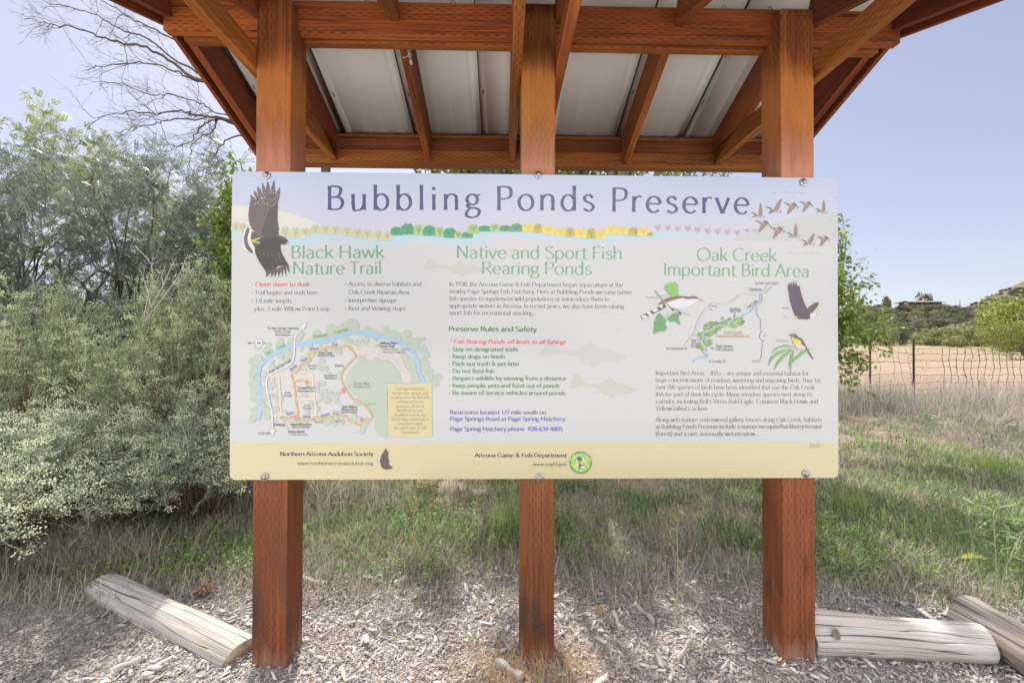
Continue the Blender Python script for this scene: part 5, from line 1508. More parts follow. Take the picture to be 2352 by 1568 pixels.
# ------------------------------------------------------------ broad-leaved hackberries
HB = np.array([(.15, .24, .050), (.19, .28, .065), (.13, .21, .048), (.24, .30, .075), (.32, .32, .08), (.42, .33, .09)])
HBP = np.array([.28, .26, .22, .14, .07, .03])
def leafy(name, label, base, targets, seed, n_leaf, trunk_r, leaf=(.04, .065), spread=.22, per_tip=None, lad=.0, fk=.35, amp=.10):
    """multi-stemmed tree: limbs to the target points, side shoots, leaves along the shoots"""
    r = np.random.default_rng(seed)
    base = np.array(base, float); base[2] = gz(base[0], base[1]) - .05
    root = thing(name, label, 'tree', base)
    T = Soup(); tips = []
    targets = np.array(targets, float)
    fork = base + np.array([0, 0, max(.3, targets[:, 2].min() * fk)]) + r.normal(0, .05, 3)
    tube(T, wander(base, fork, 8, .03, r), np.linspace(trunk_r, trunk_r * .8, 8), (.16, .14, .125), 9)
    for tg in targets:
        P = wander(fork, tg, 14, amp, r, amp)
        tube(T, P, np.linspace(trunk_r * .55, .005, 14), (.15, .13, .115), 6, closed=False)
        twigs(T, P[4:], .008, r, 7, spread * 2.4, (.13, .11, .09), 2, spread=.8, up=.1, tips=tips)
    c = np.array([t[0] for t in tips]); d = np.array([t[1] for t in tips]); l = np.array([t[2] for t in tips])
    k = r.integers(0, len(c), n_leaf)
    f = r.uniform(0, 1.0, n_leaf)[:, None]
    X = c[k] - d[k] * l[k][:, None] * f + r.normal(0, .018, (n_leaf, 3))
    dd = d[k] * .5 + r.normal(0, .7, (n_leaf, 3)); dd[:, 2] -= .45
    B = basis(dd, up=np.array([0, 0, 1.]) + r.normal(0, .45, (n_leaf, 3)))
    ln = r.uniform(*leaf, n_leaf)
    M = B * np.stack([ln * .55, ln, ln * .5], 1)[:, None, :]
    tone = np.repeat(r.uniform(.75, 1.25, len(c))[k][:, None], 1, 1)
    col = HB[r.choice(len(HB), n_leaf, p=HBP)] * tone
    S = Soup(); S.inst(LEAF_V, LEAF_F, M, X, col)
    mi = Matrix.Translation(-Vector(base))
    link('trunk', T.mesh('trunk', M_BARK), root).matrix_parent_inverse = mi
    link('crown', S.mesh('crown', M_LEAF), root).matrix_parent_inverse = mi
    return root
r = np.random.default_rng(5)
# the big shade trees straight behind the board
tg = []
while len(tg) < 64:
    v = r.normal(0, 1, 3); v /= np.linalg.norm(v); v *= r.uniform(.35, 1) ** .6
    p = np.array([.35 + v[0] * 3.45, 6.7 + v[1] * 2.4, 5.5 + v[2] * 2.5])
    tg.append(p)
leafy('hackberry_tree', 'large spreading green tree mostly hidden behind the roof and the board', (.5, 6.8, 0), tg, 31, 26000, .16, (.06, .10), .34)
r = np.random.default_rng(6); tg = []
while len(tg) < 50:
    v = r.normal(0, 1, 3); v /= np.linalg.norm(v); v *= r.uniform(.35, 1) ** .6
    tg.append(np.array([4.0 + v[0] * 2.7, 11.6 + v[1] * 2.3, 5.9 + v[2] * 2.4]))
leafy('hackberry_tree', 'second spreading green tree farther back, just a leafy sliver in the gap above the board', (3.9, 11.8, 0), tg, 34, 15000, .15, (.07, .11), .36)
tg = [np.array(pix(*q)) for q in [(522, 430, 4.0), (512, 480, 3.9), (535, 390, 4.1), (545, 520, 4.0), (506, 560, 3.8), (515, 610, 4.1), (550, 365, 4.2), (530, 660, 4.0), (600, 460, 4.1), (620, 600, 4.0), (510, 520, 3.9), (660, 700, 4.1), (508, 700, 3.95), (540, 450, 4.0)]]
leafy('hackberry_sapling', 'bright green broad leaved sapling peeking out left of the board', (tg[8][0], 4.15, 0), tg, 32, 5200, .03, (.035, .06), .15, fk=.8, amp=.03)
tg = [np.array(pix(*q)) for q in [(1935, 560, 5.0), (1938, 600, 5.1), (1945, 540, 5.2), (1960, 710, 5.0), (1985, 690, 5.2), (1940, 650, 4.9), (2005, 735, 5.0), (2022, 748, 5.2), (1950, 750, 5.0), (1945, 780, 4.8), (1935, 820, 5.0), (1925, 850, 4.9), (1905, 700, 5.3), (1880, 760, 5.4), (1890, 640, 5.3), (1925, 720, 4.9), (1935, 780, 5.0)]]
leafy('hackberry_sapling', 'leafy green sapling with yellowing leaves peeking out right of the board', (tg[13][0] - .1, 5.3, 0), tg, 33, 3000, .03, (.045, .075), .20, fk=.95, amp=.03)

# ------------------------------------------------------------ flowering shrubs on the left
OCT_V = np.array([[1, 0, 0], [-1, 0, 0], [0, 1, 0], [0, -1, 0], [0, 0, 1], [0, 0, -1.]])
OCT_F = np.array([[0, 2, 4], [2, 1, 4], [1, 3, 4], [3, 0, 4], [2, 0, 5], [1, 2, 5], [3, 1, 5], [0, 3, 5]])
def shrub(label, cx, cy, rad, hgt, n_stem, seed, leafc, flowc, lean=(0, 0), fl=1.0, stemc=(.27, .19, .13)):
    """many-stemmed shrub with narrow leaves and flat heads of tiny pale flowers"""
    r = np.random.default_rng(seed)
    base = np.array([cx, cy, gz(cx, cy)])
    root = thing('flowering_shrub', label, 'shrub', base, group='pale flowered shrubs in front of the mesquites')
    T, LVs, FL = Soup(), Soup(), Soup()
    tone = r.uniform(.8, 1.2, n_stem)
    for k in range(n_stem):
        bloom = r.random() < fl
        az = r.uniform(0, 2 * np.pi); el = r.uniform(.0, 1.0) ** .75
        out = np.array([math.cos(az), math.sin(az), 0]) * rad * el + np.array([lean[0], lean[1], 0]) * r.uniform(.4, 1.1)
        h = hgt * (1 - .42 * el ** 2.2) * r.uniform(.62, 1.06)
        p0 = base + np.array([math.cos(az), math.sin(az), 0]) * rad * .22 * r.random()
        p3 = base + out + np.array([0, 0, h])
        p1 = p0 + out * .30 + np.array([0, 0, h * .42]); p2 = p0 + out * .72 + np.array([0, 0, h * .78])
        P = curve_pts(np.stack([p0, p1, p2, p3]) + r.normal(0, .03, (4, 3)), 14)
        tube(T, P, np.linspace(.0048, .0013, 14), np.array(stemc) * r.uniform(.6, 1.2), 4, closed=False)
        # leafy side shoots in the upper two thirds
        shoots = [(P[7:], 24)]
        for q in range(9):
            i = r.integers(6, 13)
            d = (P[min(i + 1, 13)] - P[i]); d /= np.linalg.norm(d); d = d + r.normal(0, .42, 3) + np.array([0, 0, .25]); d /= np.linalg.norm(d)
            Q = P[i] + np.outer(np.linspace(0, 1, 5), d) * r.uniform(.10, .26) + np.cumsum(r.normal(0, .006, (5, 3)), 0)
            shoots.append((Q, 13))
            tube(T, Q, np.linspace(.0018, .0009, 5), np.array(leafc[0]) * 1.1, 3, closed=False)
        for Q, nl in shoots:
            m = len(Q); f = r.uniform(.1, 1, nl) * (m - 1.001); i = f.astype(int)
            X = Q[i] + (Q[i + 1] - Q[i]) * (f - i)[:, None]
            d = (Q[i + 1] - Q[i]); d /= np.linalg.norm(d, axis=1, keepdims=True)
            d = d * .8 + r.normal(0, .55, (nl, 3))
            B = basis(d, up=np.array([0, 0, 1.]) + r.normal(0, .6, (nl, 3)))
            ln = r.uniform(.020, .042, nl)
            M = B * np.stack([np.full(nl, .0042), ln, ln * .3], 1)[:, None, :]
            c = leafc[r.integers(0, len(leafc), nl)] * tone[k] * r.uniform(.85, 1.15, (nl, 1))
            LVs.inst(LEAF_V, LEAF_F, M, X, c)
            tip = Q[-1]
            if bloom and r.random() < .85 and tip[2] > base[2] + h * (.30 if hgt < 1 else .62):
                nb = r.integers(14, 30)
                pos = tip + r.normal(0, 1, (nb, 3)) * (.021, .021, .011)
                sz = r.uniform(.0030, .0056, nb)
                c = flowc[r.integers(0, len(flowc), nb)] * r.uniform(.8, 1.12, (nb, 1))
                FL.inst(OCT_V, OCT_F, np.eye(3)[None] * sz[:, None, None], pos, c)
    mi = Matrix.Translation(-Vector(base))
    link('stems', T.mesh('stems', M_BARK), root).matrix_parent_inverse = mi
    link('foliage', LVs.mesh('foliage', M_SHRUB), root).matrix_parent_inverse = mi
    if FL.n: link('blossom', FL.mesh('blossom', M_FLOWER), root).matrix_parent_inverse = mi
    return root
SL1 = np.array([(.30, .37, .29), (.36, .43, .32), (.25, .31, .25), (.40, .46, .30)])
SL2 = np.array([(.30, .37, .225), (.36, .43, .25), (.26, .32, .21)])
FC1 = np.array([(.74, .77, .56), (.68, .72, .50), (.80, .81, .62)])
FC2 = np.array([(.58, .65, .36), (.64, .70, .42), (.68, .72, .50)])
shrub('low silvery shrub thick with cream flower heads, lowest and nearest at the frame edge', -3.0, 2.80, .86, .76, 270, 41, SL1, FC1, (.05, -.10), .75)
shrub('cream flowered shrub between the nearest shrub and the straw tangle by the board', -2.35, 3.25, .65, .84, 150, 42, SL1, FC1, (.05, -.1), .5)
shrub('tall lime tipped shrub whose spikes stand up against the dark mesquite', -2.75, 3.75, .85, 1.86, 240, 43, SL2, FC2, (.1, 0), .65)
shrub('large yellow green shrub half cut off by the frame edge, above the low silvery one', -4.05, 3.65, 1.0, 1.70, 250, 44, SL2, FC2, (.1, -.1), .65)
shrub('narrow upright shrub touching the edge of the board, its tips level with the map', -2.30, 4.05, .50, 1.62, 110, 45, SL2, FC2, (.15, 0), .6)

# dead forked stalk poking out of the shrubs
r = np.random.default_rng(9)
b = pix(330, 735, 3.35)
dead = thing('dead_stalk', 'pale bare forked dead stalk sticking out above the shrubs', 'dead plant', (b.x, b.y, gz(b.x, b.y)))
S = Soup(); q = lambda x, y, D=3.35: np.array(pix(x, y, D))
for pts, rd in (([(322, 900), (326, 800), (330, 735), (345, 660), (352, 630), (343, 600), (310, 565)], .0050), ([(326, 800), (336, 730), (356, 690), (375, 655), (392, 615), (405, 592)], .0055),
                ([(336, 735), (362, 700), (395, 655), (412, 630), (425, 600)], .0045), ([(345, 700), (338, 665), (330, 640), (333, 615)], .003), ([(352, 632), (348, 612), (352, 590)], .0028), ([(375, 655), (372, 632), (380, 612)], .0028)):
    P = curve_pts(np.array([q(x, y, 3.35 + r.normal(0, .04)) for x, y in pts]), 20)
    tube(S, P, np.linspace(rd, .0016, 20), (.56, .49, .42), 5)
    twigs(S, P[9:], .003, r, 3, .14, (.56, .49, .42), 1, spread=.6)
link('stalks', S.mesh('stalks', M_STRAW), dead).matrix_parent_inverse = Matrix.Translation(-dead.location)

# ------------------------------------------------------------ small herbs
def herb(name, label, cat, px_, py_, h, seed, n_stem=2, leaf=(.05, .09), wide=.26, leafc=(.16, .22, .07), stemc=(.42, .38, .22), n_leaf=26, spread=.12, lean=(0, 0), yellow=.1, D=None, stem_r=.005):
    r = np.random.default_rng(seed)
    g0 = gpt(px_, py_) if D is None else pix(px_, py_, D)
    base = np.array([g0.x, g0.y, gz(g0.x, g0.y) - .01])
    root = thing(name, label, cat, base)
    T, LV = Soup(), Soup()
    for k in range(n_stem):
        sx = (k - (n_stem - 1) / 2)
        end = base + np.array([lean[0] + sx * spread * 1.5, lean[1] + r.normal(0, .04), h * r.uniform(.85, 1.05)])
        P = wander(base + np.array([sx * .022, 0, 0]), end, 14, .018, r)
        tube(T, P, np.linspace(stem_r, .0016, 14), stemc, 5)
        sh = []
        twigs(T, P[5:], .0035, r, 7, h * .28, stemc, 2, spread=.55, up=.25, tips=sh)
        X = [t[0] - t[1] * t[2] * r.random() for t in sh for _ in range(max(1, n_leaf // 14))] + [P[r.integers(3, 14)] for _ in range(n_leaf // 2)]
        X = np.array(X); n = len(X)
        d = r.normal(0, .8, (n, 3)); d[:, 2] = np.abs(d[:, 2]) * .5 - .25
        B = basis(d, up=np.array([0, 0, 1.]) + r.normal(0, .3, (n, 3)))
        ln = r.uniform(*leaf, n)
        M = B * np.stack([ln * wide, ln, ln * .4], 1)[:, None, :]
        c = np.tile(np.array(leafc), (n, 1)) * r.uniform(.75, 1.25, (n, 1))
        yq = r.random(n) < yellow
        c[yq] = (.60, .42, .06)
        LV.inst(LEAF_V, LEAF_F, M, X, c)
    mi = Matrix.Translation(-Vector(base))
    link('stems', T.mesh('stems', M_STRAW), root).matrix_parent_inverse = mi
    link('leaves', LV.mesh('leaves', M_LEAF), root).matrix_parent_inverse = mi
    return root
herb('young_shrub', 'two stemmed young shrub with tan stems growing behind the gap between posts', 'plant', 963, 1308, .62, 51, 2, (.035, .075), .30, n_leaf=40, spread=.08, lean=(.03, .1), yellow=.12, stem_r=.0062)
herb('dry_weed', 'single thin dry weed stalk standing in the wood chips', 'weed', 1548, 1452, .52, 52, 1, (.02, .04), .3, (.42, .38, .16), (.46, .40, .24), 8, .05, yellow=.2)
herb('green_weed', 'bushy bright green weed with a tall thin stalk behind the dark log', 'weed', 2285, 1420, .50, 53, 3, (.05, .10), .13, (.21, .30, .13), (.40, .40, .26), 26, .08, (.05, .05), .0)
NS = 'grey green leafy nightshade among the dead grass, '
for k, (x, y, D, t) in enumerate(((2050, 985, 4.9, NS + 'nearest to the board edge'), (2135, 960, 5.4, NS + 'in the middle below the second fence post'), (2262, 985, 4.6, NS + 'half way to the frame edge'), (2330, 950, 5.2, NS + 'last one at the frame edge'))):
    herb('nightshade', t, 'weed', x, y, .38, 60 + k, 2, (.07, .12), .17, (.20, .27, .17), (.34, .34, .24), 24, .08, D=D, yellow=.03)['group'] = 'nightshade plants in the dead grass'
r = np.random.default_rng(15)
GT = []
for k in range(1):
    V, F, C = blades(np.array([0.]), np.array([0.]), np.array([.1]), np.array([.003]), np.array([.3]), np.array([[.2, .3, .1]]))
# fresh lime tufts that stand out of the mat
for k, (x, y, rad, h, t) in enumerate(((1175, 1225, .16, .26, 'fresh lime green grass tuft beside the middle post'), (1955, 1185, .12, .22, 'yellow green grass tuft right of the board behind the log'), (2270, 1090, .20, .24, 'sunlit grass tuft at the edge of the bright bare patch'), (2300, 1330, .26, .24, 'dense deep green grass clump behind the dark log'))):
    g0 = gpt(x, y); n = 170
    a = r.uniform(0, 6.28, n); q = rad * np.sqrt(r.random(n))
    X, Y = g0.x + q * np.cos(a), g0.y + q * np.sin(a)
    pal = np.array([(.26, .34, .10), (.32, .38, .13), (.22, .31, .09)]) if k != 3 else np.array([(.12, .21, .06), (.16, .26, .08)])
    V, F, C = blades(X, Y, r.uniform(.6, 1.1, n) * h, np.full(n, .0048), r.uniform(.15, .9, n), pal[r.integers(0, len(pal), n)], 4)
    S = Soup(); S.add(V, F, C)
    o = link('grass_tuft', S.mesh('grass_tuft', M_GRASS)); tag(o, t, 'grass tuft', 'green grass tufts')

# ================================================================== LOGS AND SMALL THINGS
def mat_log(name, light, dark, warm):
    m, N, L, bs = mat_new(name)
    uv = N.new('ShaderNodeUVMap'); uv.uv_map = 'UVMap'
    def nz(s, det, w=0, dist=0):
        mp = N.new('ShaderNodeMapping'); mp.inputs['Scale'].default_value = s; mp.inputs['Location'].default_value = (w, w, 0); L.new(uv.outputs[0], mp.inputs[0])
        n = N.new('ShaderNodeTexNoise'); n.inputs['Scale'].default_value = 1; n.inputs['Detail'].default_value = det; n.inputs['Distortion'].default_value = dist
        L.new(mp.outputs[0], n.inputs['Vector']); return n.outputs[0]
    fib = nz((2.2, 70, 1), 5, 0, .5); broad = nz((2.0, 8, 1), 3, 3); crk = nz((.9, 24, 1), 2, 7, .3)
    c = nmix(N, L, nrange(N, L, fib, .32, .66), dark, light)
    c = nmix(N, L, nrange(N, L, broad, .45, .7, 0, .55), c, warm)
    ck = nrange(N, L, nmath(N, L, 'ABSOLUTE', nmath(N, L, 'SUBTRACT', crk, .5)), .012, .0, 0, 1)
    c = nmix(N, L, nmath(N, L, 'MULTIPLY', ck, .85), c, (.03, .025, .02))
    L.new(c, bs.inputs['Base Color']); bs.inputs['Roughness'].default_value = .85; bs.inputs['Specular IOR Level'].default_value = .15
    bp = N.new('ShaderNodeBump'); bp.inputs['Strength'].default_value = .8; bp.inputs['Distance'].default_value = .006
    L.new(nmath(N, L, 'SUBTRACT', fib, nmath(N, L, 'MULTIPLY', ck, 1.2)), bp.inputs['Height']); L.new(bp.outputs[0], bs.inputs['Normal'])
    return m
M_LOG1 = mat_log('grey_log', (.45, .43, .41), (.27, .25, .235), (.40, .345, .295))
M_LOG2 = mat_log('bleached_log', (.56, .54, .53), (.38, .35, .335), (.46, .355, .28))
M_LOG3 = mat_log('dark_log', (.36, .32, .30), (.17, .145, .13), (.25, .20, .17))
M_LOG4 = mat_log('brown_log', (.36, .28, .22), (.2, .15, .11), (.3, .22, .16))
M_END = mat_plain('cut_end', (.50, .41, .32), .85, 0, .35, 40, .4)

def log(name, label, a, b, r0, r1, mat, seed, profile=None, end=None, cut0=0.0, cut1=0.0):
    """weathered landscape timber from a to b (axis), noisy section, cut faces as parts"""
    r = np.random.default_rng(seed)
    a, b = np.array(a, float), np.array(b, float)
    n, m = 40, 36
    d = (b - a); L_ = np.linalg.norm(d); d /= L_
    sx = np.cross(d, [0, 0, 1.]); sx /= np.linalg.norm(sx); up = np.cross(sx, d)
    th = np.linspace(0, 2 * np.pi, m, endpoint=False)
    prof = profile or (lambda t: np.ones_like(t))
    V, UV = [], []
    for i in range(n):
        t = i / (n - 1)
        rr = (r0 + (r1 - r0) * t) * prof(th)
        rr = rr * (1 + .03 * np.sin(3 * th + t * 5 + seed) + .02 * np.sin(7 * th + t * 9) + .012 * np.sin(13 * th - t * 14) + .012 * math.sin(t * 23))
        if i in (0, n - 1): rr = rr * .965
        c, s = np.cos(th) * rr, np.sin(th) * rr
        off = np.zeros(m)
        if i == 0: off = -s * cut0
        if i == n - 1: off = -s * cut1
        V.append(a + d * (L_ * t) + np.outer(off, d) + np.outer(c, sx) + np.outer(s, up))
    V = np.concatenate(V)
    i = np.arange(n - 1)[:, None] * m; k = np.arange(m)[None]; k2 = (k + 1) % m
    F = np.stack([i + k, i + m + k, i + m + k2, i + k2], -1).reshape(-1, 4)
    me = mesh_np(name, V, [F], mat, smooth=True)
    uvl = me.uv_layers.new(name='UVMap')
    ii, kk = np.meshgrid(np.arange(n - 1), np.arange(m), indexing='ij')
    u = np.stack([ii, ii + 1, ii + 1, ii], -1) / (n - 1) * L_; vv = np.stack([kk, kk, kk + 1, kk + 1], -1) / m * 2 * np.pi * r0
    uvl.data.foreach_set('uv', np.stack([u, vv], -1).astype(np.float32).ravel())
    o = link(name, me)
    tag(o, label, 'log')
    for e in (0, n - 1):
        ring = V[e * m:(e + 1) * m]; c = ring.mean(0) + d * (-.001 if e == 0 else .001)
        VV = np.concatenate([ring, (ring + c) / 2 + r.normal(0, .0015, ring.shape), c[None]])
        q = np.arange(m); q2 = (q + 1) % m
        F1 = np.stack([q, q2, m + q2, m + q], 1); F2 = np.stack([m + q, m + q2, np.full(m, 2 * m)], 1)
        if e: F1, F2 = F1[:, ::-1], F2[:, ::-1]
        link('cut_end', mesh_np('cut_end', VV, [F1, F2], end or M_END), o)
    return o
halfround = lambda t: np.where(np.sin(t) > 0, 1.0, .62)
flat_top = lambda t: 1 / np.maximum(np.abs(np.cos(t - .25)) ** 6 + np.abs(np.sin(t - .25) * 1.25) ** 6, .2) ** (1 / 6)
def gp(px_, py_, z=0.0): return np.array(gpt(px_, py_, z))
a = gp(552, 1494, .02) - (0, 0, .036); b = gp(236, 1340, .026) - (0, 0, .03)
log('landscape_log', 'long grey cracked log running from the outer post foot back into the grass', a, b, .088, .080, M_LOG1, 1, lambda t: np.where(np.sin(t) > 0, 1.0, .85), cut0=.3)
c = b + (b - a) / np.linalg.norm(b - a) * .10; e = c + (b - a) / np.linalg.norm(b - a) * .62
log('landscape_log', 'brownish log end mostly buried under straw, in line beyond the grey one', c + (0, 0, -.055), e + (0, 0, -.075), .085, .08, M_LOG4, 2)
a = np.array([1.262, 1.865, .05]); b = np.array([1.945, 1.80, .045])
blog = log('landscape_log', 'short bleached log with a knot lying against the post foot', a, b, .092, .076, M_LOG2, 3, lambda t: 1 + .06 * np.cos(4 * t), cut1=-.25)
a = gp(2215, 1412, .08); b = gp(2520, 1590, .06)
log('landscape_log', 'dark grey furrowed log lying at an angle beyond the bleached one', a, b, .095, .09, M_LOG3, 4, end=M_LOG3)
# knots on the bleached log
def knot(px_, py_, D, rx, rz):
    c = np.array(pix(px_, py_, D)); S = Soup()
    t = np.linspace(0, 2 * np.pi, 16, endpoint=False)
    rings = [(1.0, 0, (.34, .28, .23)), (.72, -.001, (.14, .11, .09)), (.4, .0, (.20, .16, .13)), (.05, .001, (.10, .08, .07))]
    V = np.concatenate([np.stack([c[0] + rx * q * np.cos(t), c[1] + dy + .60 * rz * q * np.sin(t), c[2] + rz * q * np.sin(t)], 1) for q, dy, _ in rings])
    C = np.concatenate([np.tile(cc, (16, 1)) for _, _, cc in rings])
    k = np.arange(16); k2 = (k + 1) % 16
    S.add(V, np.concatenate([np.stack([i * 16 + k, i * 16 + k2, (i + 1) * 16 + k2, (i + 1) * 16 + k], 1) for i in range(3)]), C)
    return S

for px_, py_, D, rx, rz in ((1922, 1455, 1.779, .015, .019),):
    link('knot', knot(px_, py_, D, rx, rz).mesh('knot', M_BARK), blog)
# dried cone, stone, fallen leaves, loose sticks
r = np.random.default_rng(3)
g0 = gpt(466, 1370)
S = Soup()
for k in range(60):
    t = k / 60; a = k * 2.4; rr = .030 * math.sin(.35 + 2.4 * t)
    p = np.array([g0.x + rr * math.cos(a), g0.y + rr * math.sin(a), .012 + .052 * t])
    d = np.array([[math.cos(a), math.sin(a), .45 - t]])
    B = basis(d); S.inst(LEAF_V, LEAF_F, B * np.array([[[.016, .022, .012]]]), p[None], np.array([(.13, .075, .05)]) * r.uniform(.6, 1.3))
tube(S, np.array([[g0.x, g0.y, .005], [g0.x, g0.y, .03], [g0.x, g0.y, .06]]), np.array([.012, .016, .006]), (.08, .05, .035), 7)
tag(link('dried_cone', S.mesh('dried_cone', M_BARK)), 'small dark brown dried cone lying between log and post', 'cone')
g0 = gpt(246, 1374)
bm = bmesh.new(); bmesh.ops.create_icosphere(bm, subdivisions=3, radius=1)
for v in bm.verts:
    n_ = 1 + .06 * math.sin(v.co.x * 4 + 1) + .05 * math.sin(v.co.y * 5)
    v.co = Vector((v.co.x * .034 * n_, v.co.y * .025 * n_, v.co.z * .019 * n_))
for f in bm.faces: f.smooth = True
me = bpy.data.meshes.new('stone'); bm.to_mesh(me); bm.free(); me.materials.append(mat_plain('stone', (.36, .31, .28), .8, 0, .2, 60, .3))
o = link('stone', me, None, (g0.x, g0.y, .016)); o.rotation_euler = (0, 0, .3); tag(o, 'smooth grey pinkish stone in the chips beside the long log', 'stone')
def fallen_leaf(px_, py_, ln, col, rz, label, lift=.02):
    g0 = gpt(px_, py_); z = gz(g0.x, g0.y)
    n = 7; t = np.linspace(0, 1, n); w = ln * .24 * np.sin(np.pi * (.04 + .93 * t)) ** .8
    A = np.stack([w, t * ln, .25 * ln * np.sin(t * 2.4) * .5 + w * .5], 1); M0 = np.stack([t * 0, t * ln, .25 * ln * np.sin(t * 2.4) * .5], 1); Bv = A * (-1, 1, 1)
    V = np.concatenate([A, M0, Bv]); i = np.arange(n - 1)
    F = np.concatenate([np.stack([i, i + 1, n + i + 1, n + i], 1), np.stack([n + i, n + i + 1, 2 * n + i + 1, 2 * n + i], 1)])
    S = Soup(); S.add(V, F, col)
    o = link('fallen_leaf', S.mesh('fallen_leaf', M_LEAF, smooth=True), None, (g0.x, g0.y, z + lift)); o.rotation_euler = (.15, .1, rz)
    tag(o, label, 'leaf', 'fallen leaves on the ground')
fallen_leaf(2205, 1303, .12, (.38, .40, .05), -2.1, 'long yellow green fallen leaf in the grass above the two right-hand logs', .05)
fallen_leaf(1948, 1270, .07, (.42, .26, .13), 1.2, 'curled tan fallen leaf just right of the post, above the bleached log')
fallen_leaf(1380, 1416, .045, (.50, .30, .06), .5, 'small orange fallen leaf in the chips right of the middle post')
fallen_leaf(1080, 1310, .05, (.36, .17, .07), 2.2, 'rust brown fallen leaf left of the middle post where grass meets chips')
fallen_leaf(770, 1143, .05, (.62, .50, .05), .8, 'yellow fallen leaf in the straw just right of the outer post, under the board', .30)
def stick(px_, py_, qx, qy, rad, col, label):
    a, b = gp(px_, py_, .012), gp(qx, qy, .016); rr = np.random.default_rng(int(px_))
    P = curve_pts(np.stack([a, a * .66 + b * .34 + rr.normal(0, .002, 3), a * .33 + b * .67 + rr.normal(0, .002, 3), b]), 14); P[:, 2] = np.maximum(P[:, 2], rad * .6) + .012
    S = Soup(); tube(S, P, rad * (1 + .25 * np.sin(np.linspace(0, 9, 14))), col, 7)
    tag(link('stick', S.mesh('stick', M_BARK)), label, 'stick', 'loose sticks in the mulch')
stick(1140, 1525, 1200, 1560, .013, (.36, .33, .31), 'grey stub of wood lying below the middle post, left side')
stick(1408, 1410, 1424, 1448, .010, (.36, .33, .33), 'short grey stick between the middle post and the dry weed')
stick(1462, 1395, 1500, 1430, .010, (.42, .38, .34), 'slanting grey stick right beside the dry weed')
stick(1555, 1520, 1590, 1470, .008, (.40, .34, .29), 'thin brown stick pointing up toward the post foot on the right')
stick(690, 1330, 745, 1345, .010, (.40, .34, .30), 'brown stick at the grass edge between outer and middle post, nearer the outer')
stick(905, 1345, 935, 1330, .011, (.48, .43, .38), 'pale stick in front of the two stemmed young shrub')
stick(260, 1545, 320, 1520, .010, (.42, .39, .37), 'grey splinter in the bare mulch below the long log')

# ================================================================== LIZARD
lz = thing('lizard', 'small mottled grey lizard with a pinkish head clinging upside down to a rafter', 'lizard', KO, rz=KYAW)
y0_ = .165
def rp(s, dx=0.0, dn=0.0):
    """point along the rafter's lower inside edge: s metres down the slope, dx sideways, dn off the wood"""
    y = .20 + s * math.cos(ang); return np.array([-.597 + .019 + dx, y, zb(y) + dn])
bmv, edges, rads = [], [], []
def chain(pts, rr, parent=None):
    prev = parent
    for p, q in zip(pts, rr):
        bmv.append(p); rads.append(q)
        if prev is not None: edges.append((prev, len(bmv) - 1))
        prev = len(bmv) - 1
    return prev
body = [rp(.050, .004, -.005), rp(.038, .006, -.006), rp(.020, .007, -.006), rp(.0, .007, -.006), rp(-.018, .006, -.006), rp(-.032, .004, -.005), rp(-.060, .003, -.004), rp(-.085, .006, -.003), rp(-.11, .004, -.002)]
brad = [.0062, .0078, .0095, .0098, .0085, .0060, .0042, .0030, .0016]
chain(body, brad)
h = chain([rp(.060, .004, -.0055), rp(.070, .004, -.0055), rp(.080, .004, -.0045), rp(.088, .004, -.003)], [.0066, .0080, .0066, .0036], 0)
for at, s in ((1, .036), (4, -.016)):
    for sd in (-1, 1):
        if sd < 0: leg = [rp(s + .002, -.006, -.010), rp(s + .012 * (1 if at == 1 else -1), -.018, -.007), rp(s + .016 * (1 if at == 1 else -1) , -.025, -.003)]
        else: leg = [rp(s, .014, .002), rp(s + .008, .012, .014), rp(s + .012, .004, .024)]
        k = chain(leg, [.0036, .0028, .0022], at)
        for f in (-.006, -.002, .003, .008):
            tipd = (-.007, 0) if sd < 0 else (.0, .007)
            chain([leg[-1] + np.array([tipd[0], f, tipd[1] - .36 * f])], [.0011], k)
me = bpy.data.meshes.new('body'); me.from_pydata([tuple(p) for p in bmv], edges, [])
lo = link('body', me, lz)
md = lo.modifiers.new('skin', 'SKIN')
for i, q in enumerate(rads): me.skin_vertices[0].data[i].radius = (q, q)
me.skin_vertices[0].data[0].use_root = True
md2 = lo.modifiers.new('sub', 'SUBSURF'); md2.levels = md2.render_levels = 2
dg = bpy.context.evaluated_depsgraph_get()
me2 = bpy.data.meshes.new_from_object(lo.evaluated_get(dg)); lo.modifiers.clear(); lo.data = me2
me2.name = 'body'
M_LIZ, N, L, bs = mat_new('lizard_skin')
tc = N.new('ShaderNodeTexCoord'); no = N.new('ShaderNodeTexNoise'); L.new(tc.outputs['Object'], no.inputs['Vector']); no.inputs['Scale'].default_value = 170; no.inputs['Detail'].default_value = 2
sp = N.new('ShaderNodeSeparateXYZ'); L.new(tc.outputs['Object'], sp.inputs[0])
skin = nmix(N, L, nrange(N, L, no.outputs[0], .47, .56), (.10, .085, .06), (.52, .46, .34))
hd = rp(.055)[1]
L.new(nmix(N, L, nrange(N, L, sp.outputs[1], hd - .004, hd + .006), skin, (.62, .42, .33)), bs.inputs['Base Color'])
bs.inputs['Roughness'].default_value = .6
me2.materials.clear(); me2.materials.append(M_LIZ)
for p in me2.polygons: p.use_smooth = True
for sd in (-1, 1):
    S = Soup(); c = rp(.073, .004 + sd * .0068, -.0035)
    S.inst(OCT_V, OCT_F, np.eye(3)[None] * .0018, c[None], np.array([(.02, .015, .01)]))
    link('eye', S.mesh('eye', M_BARK), lz)

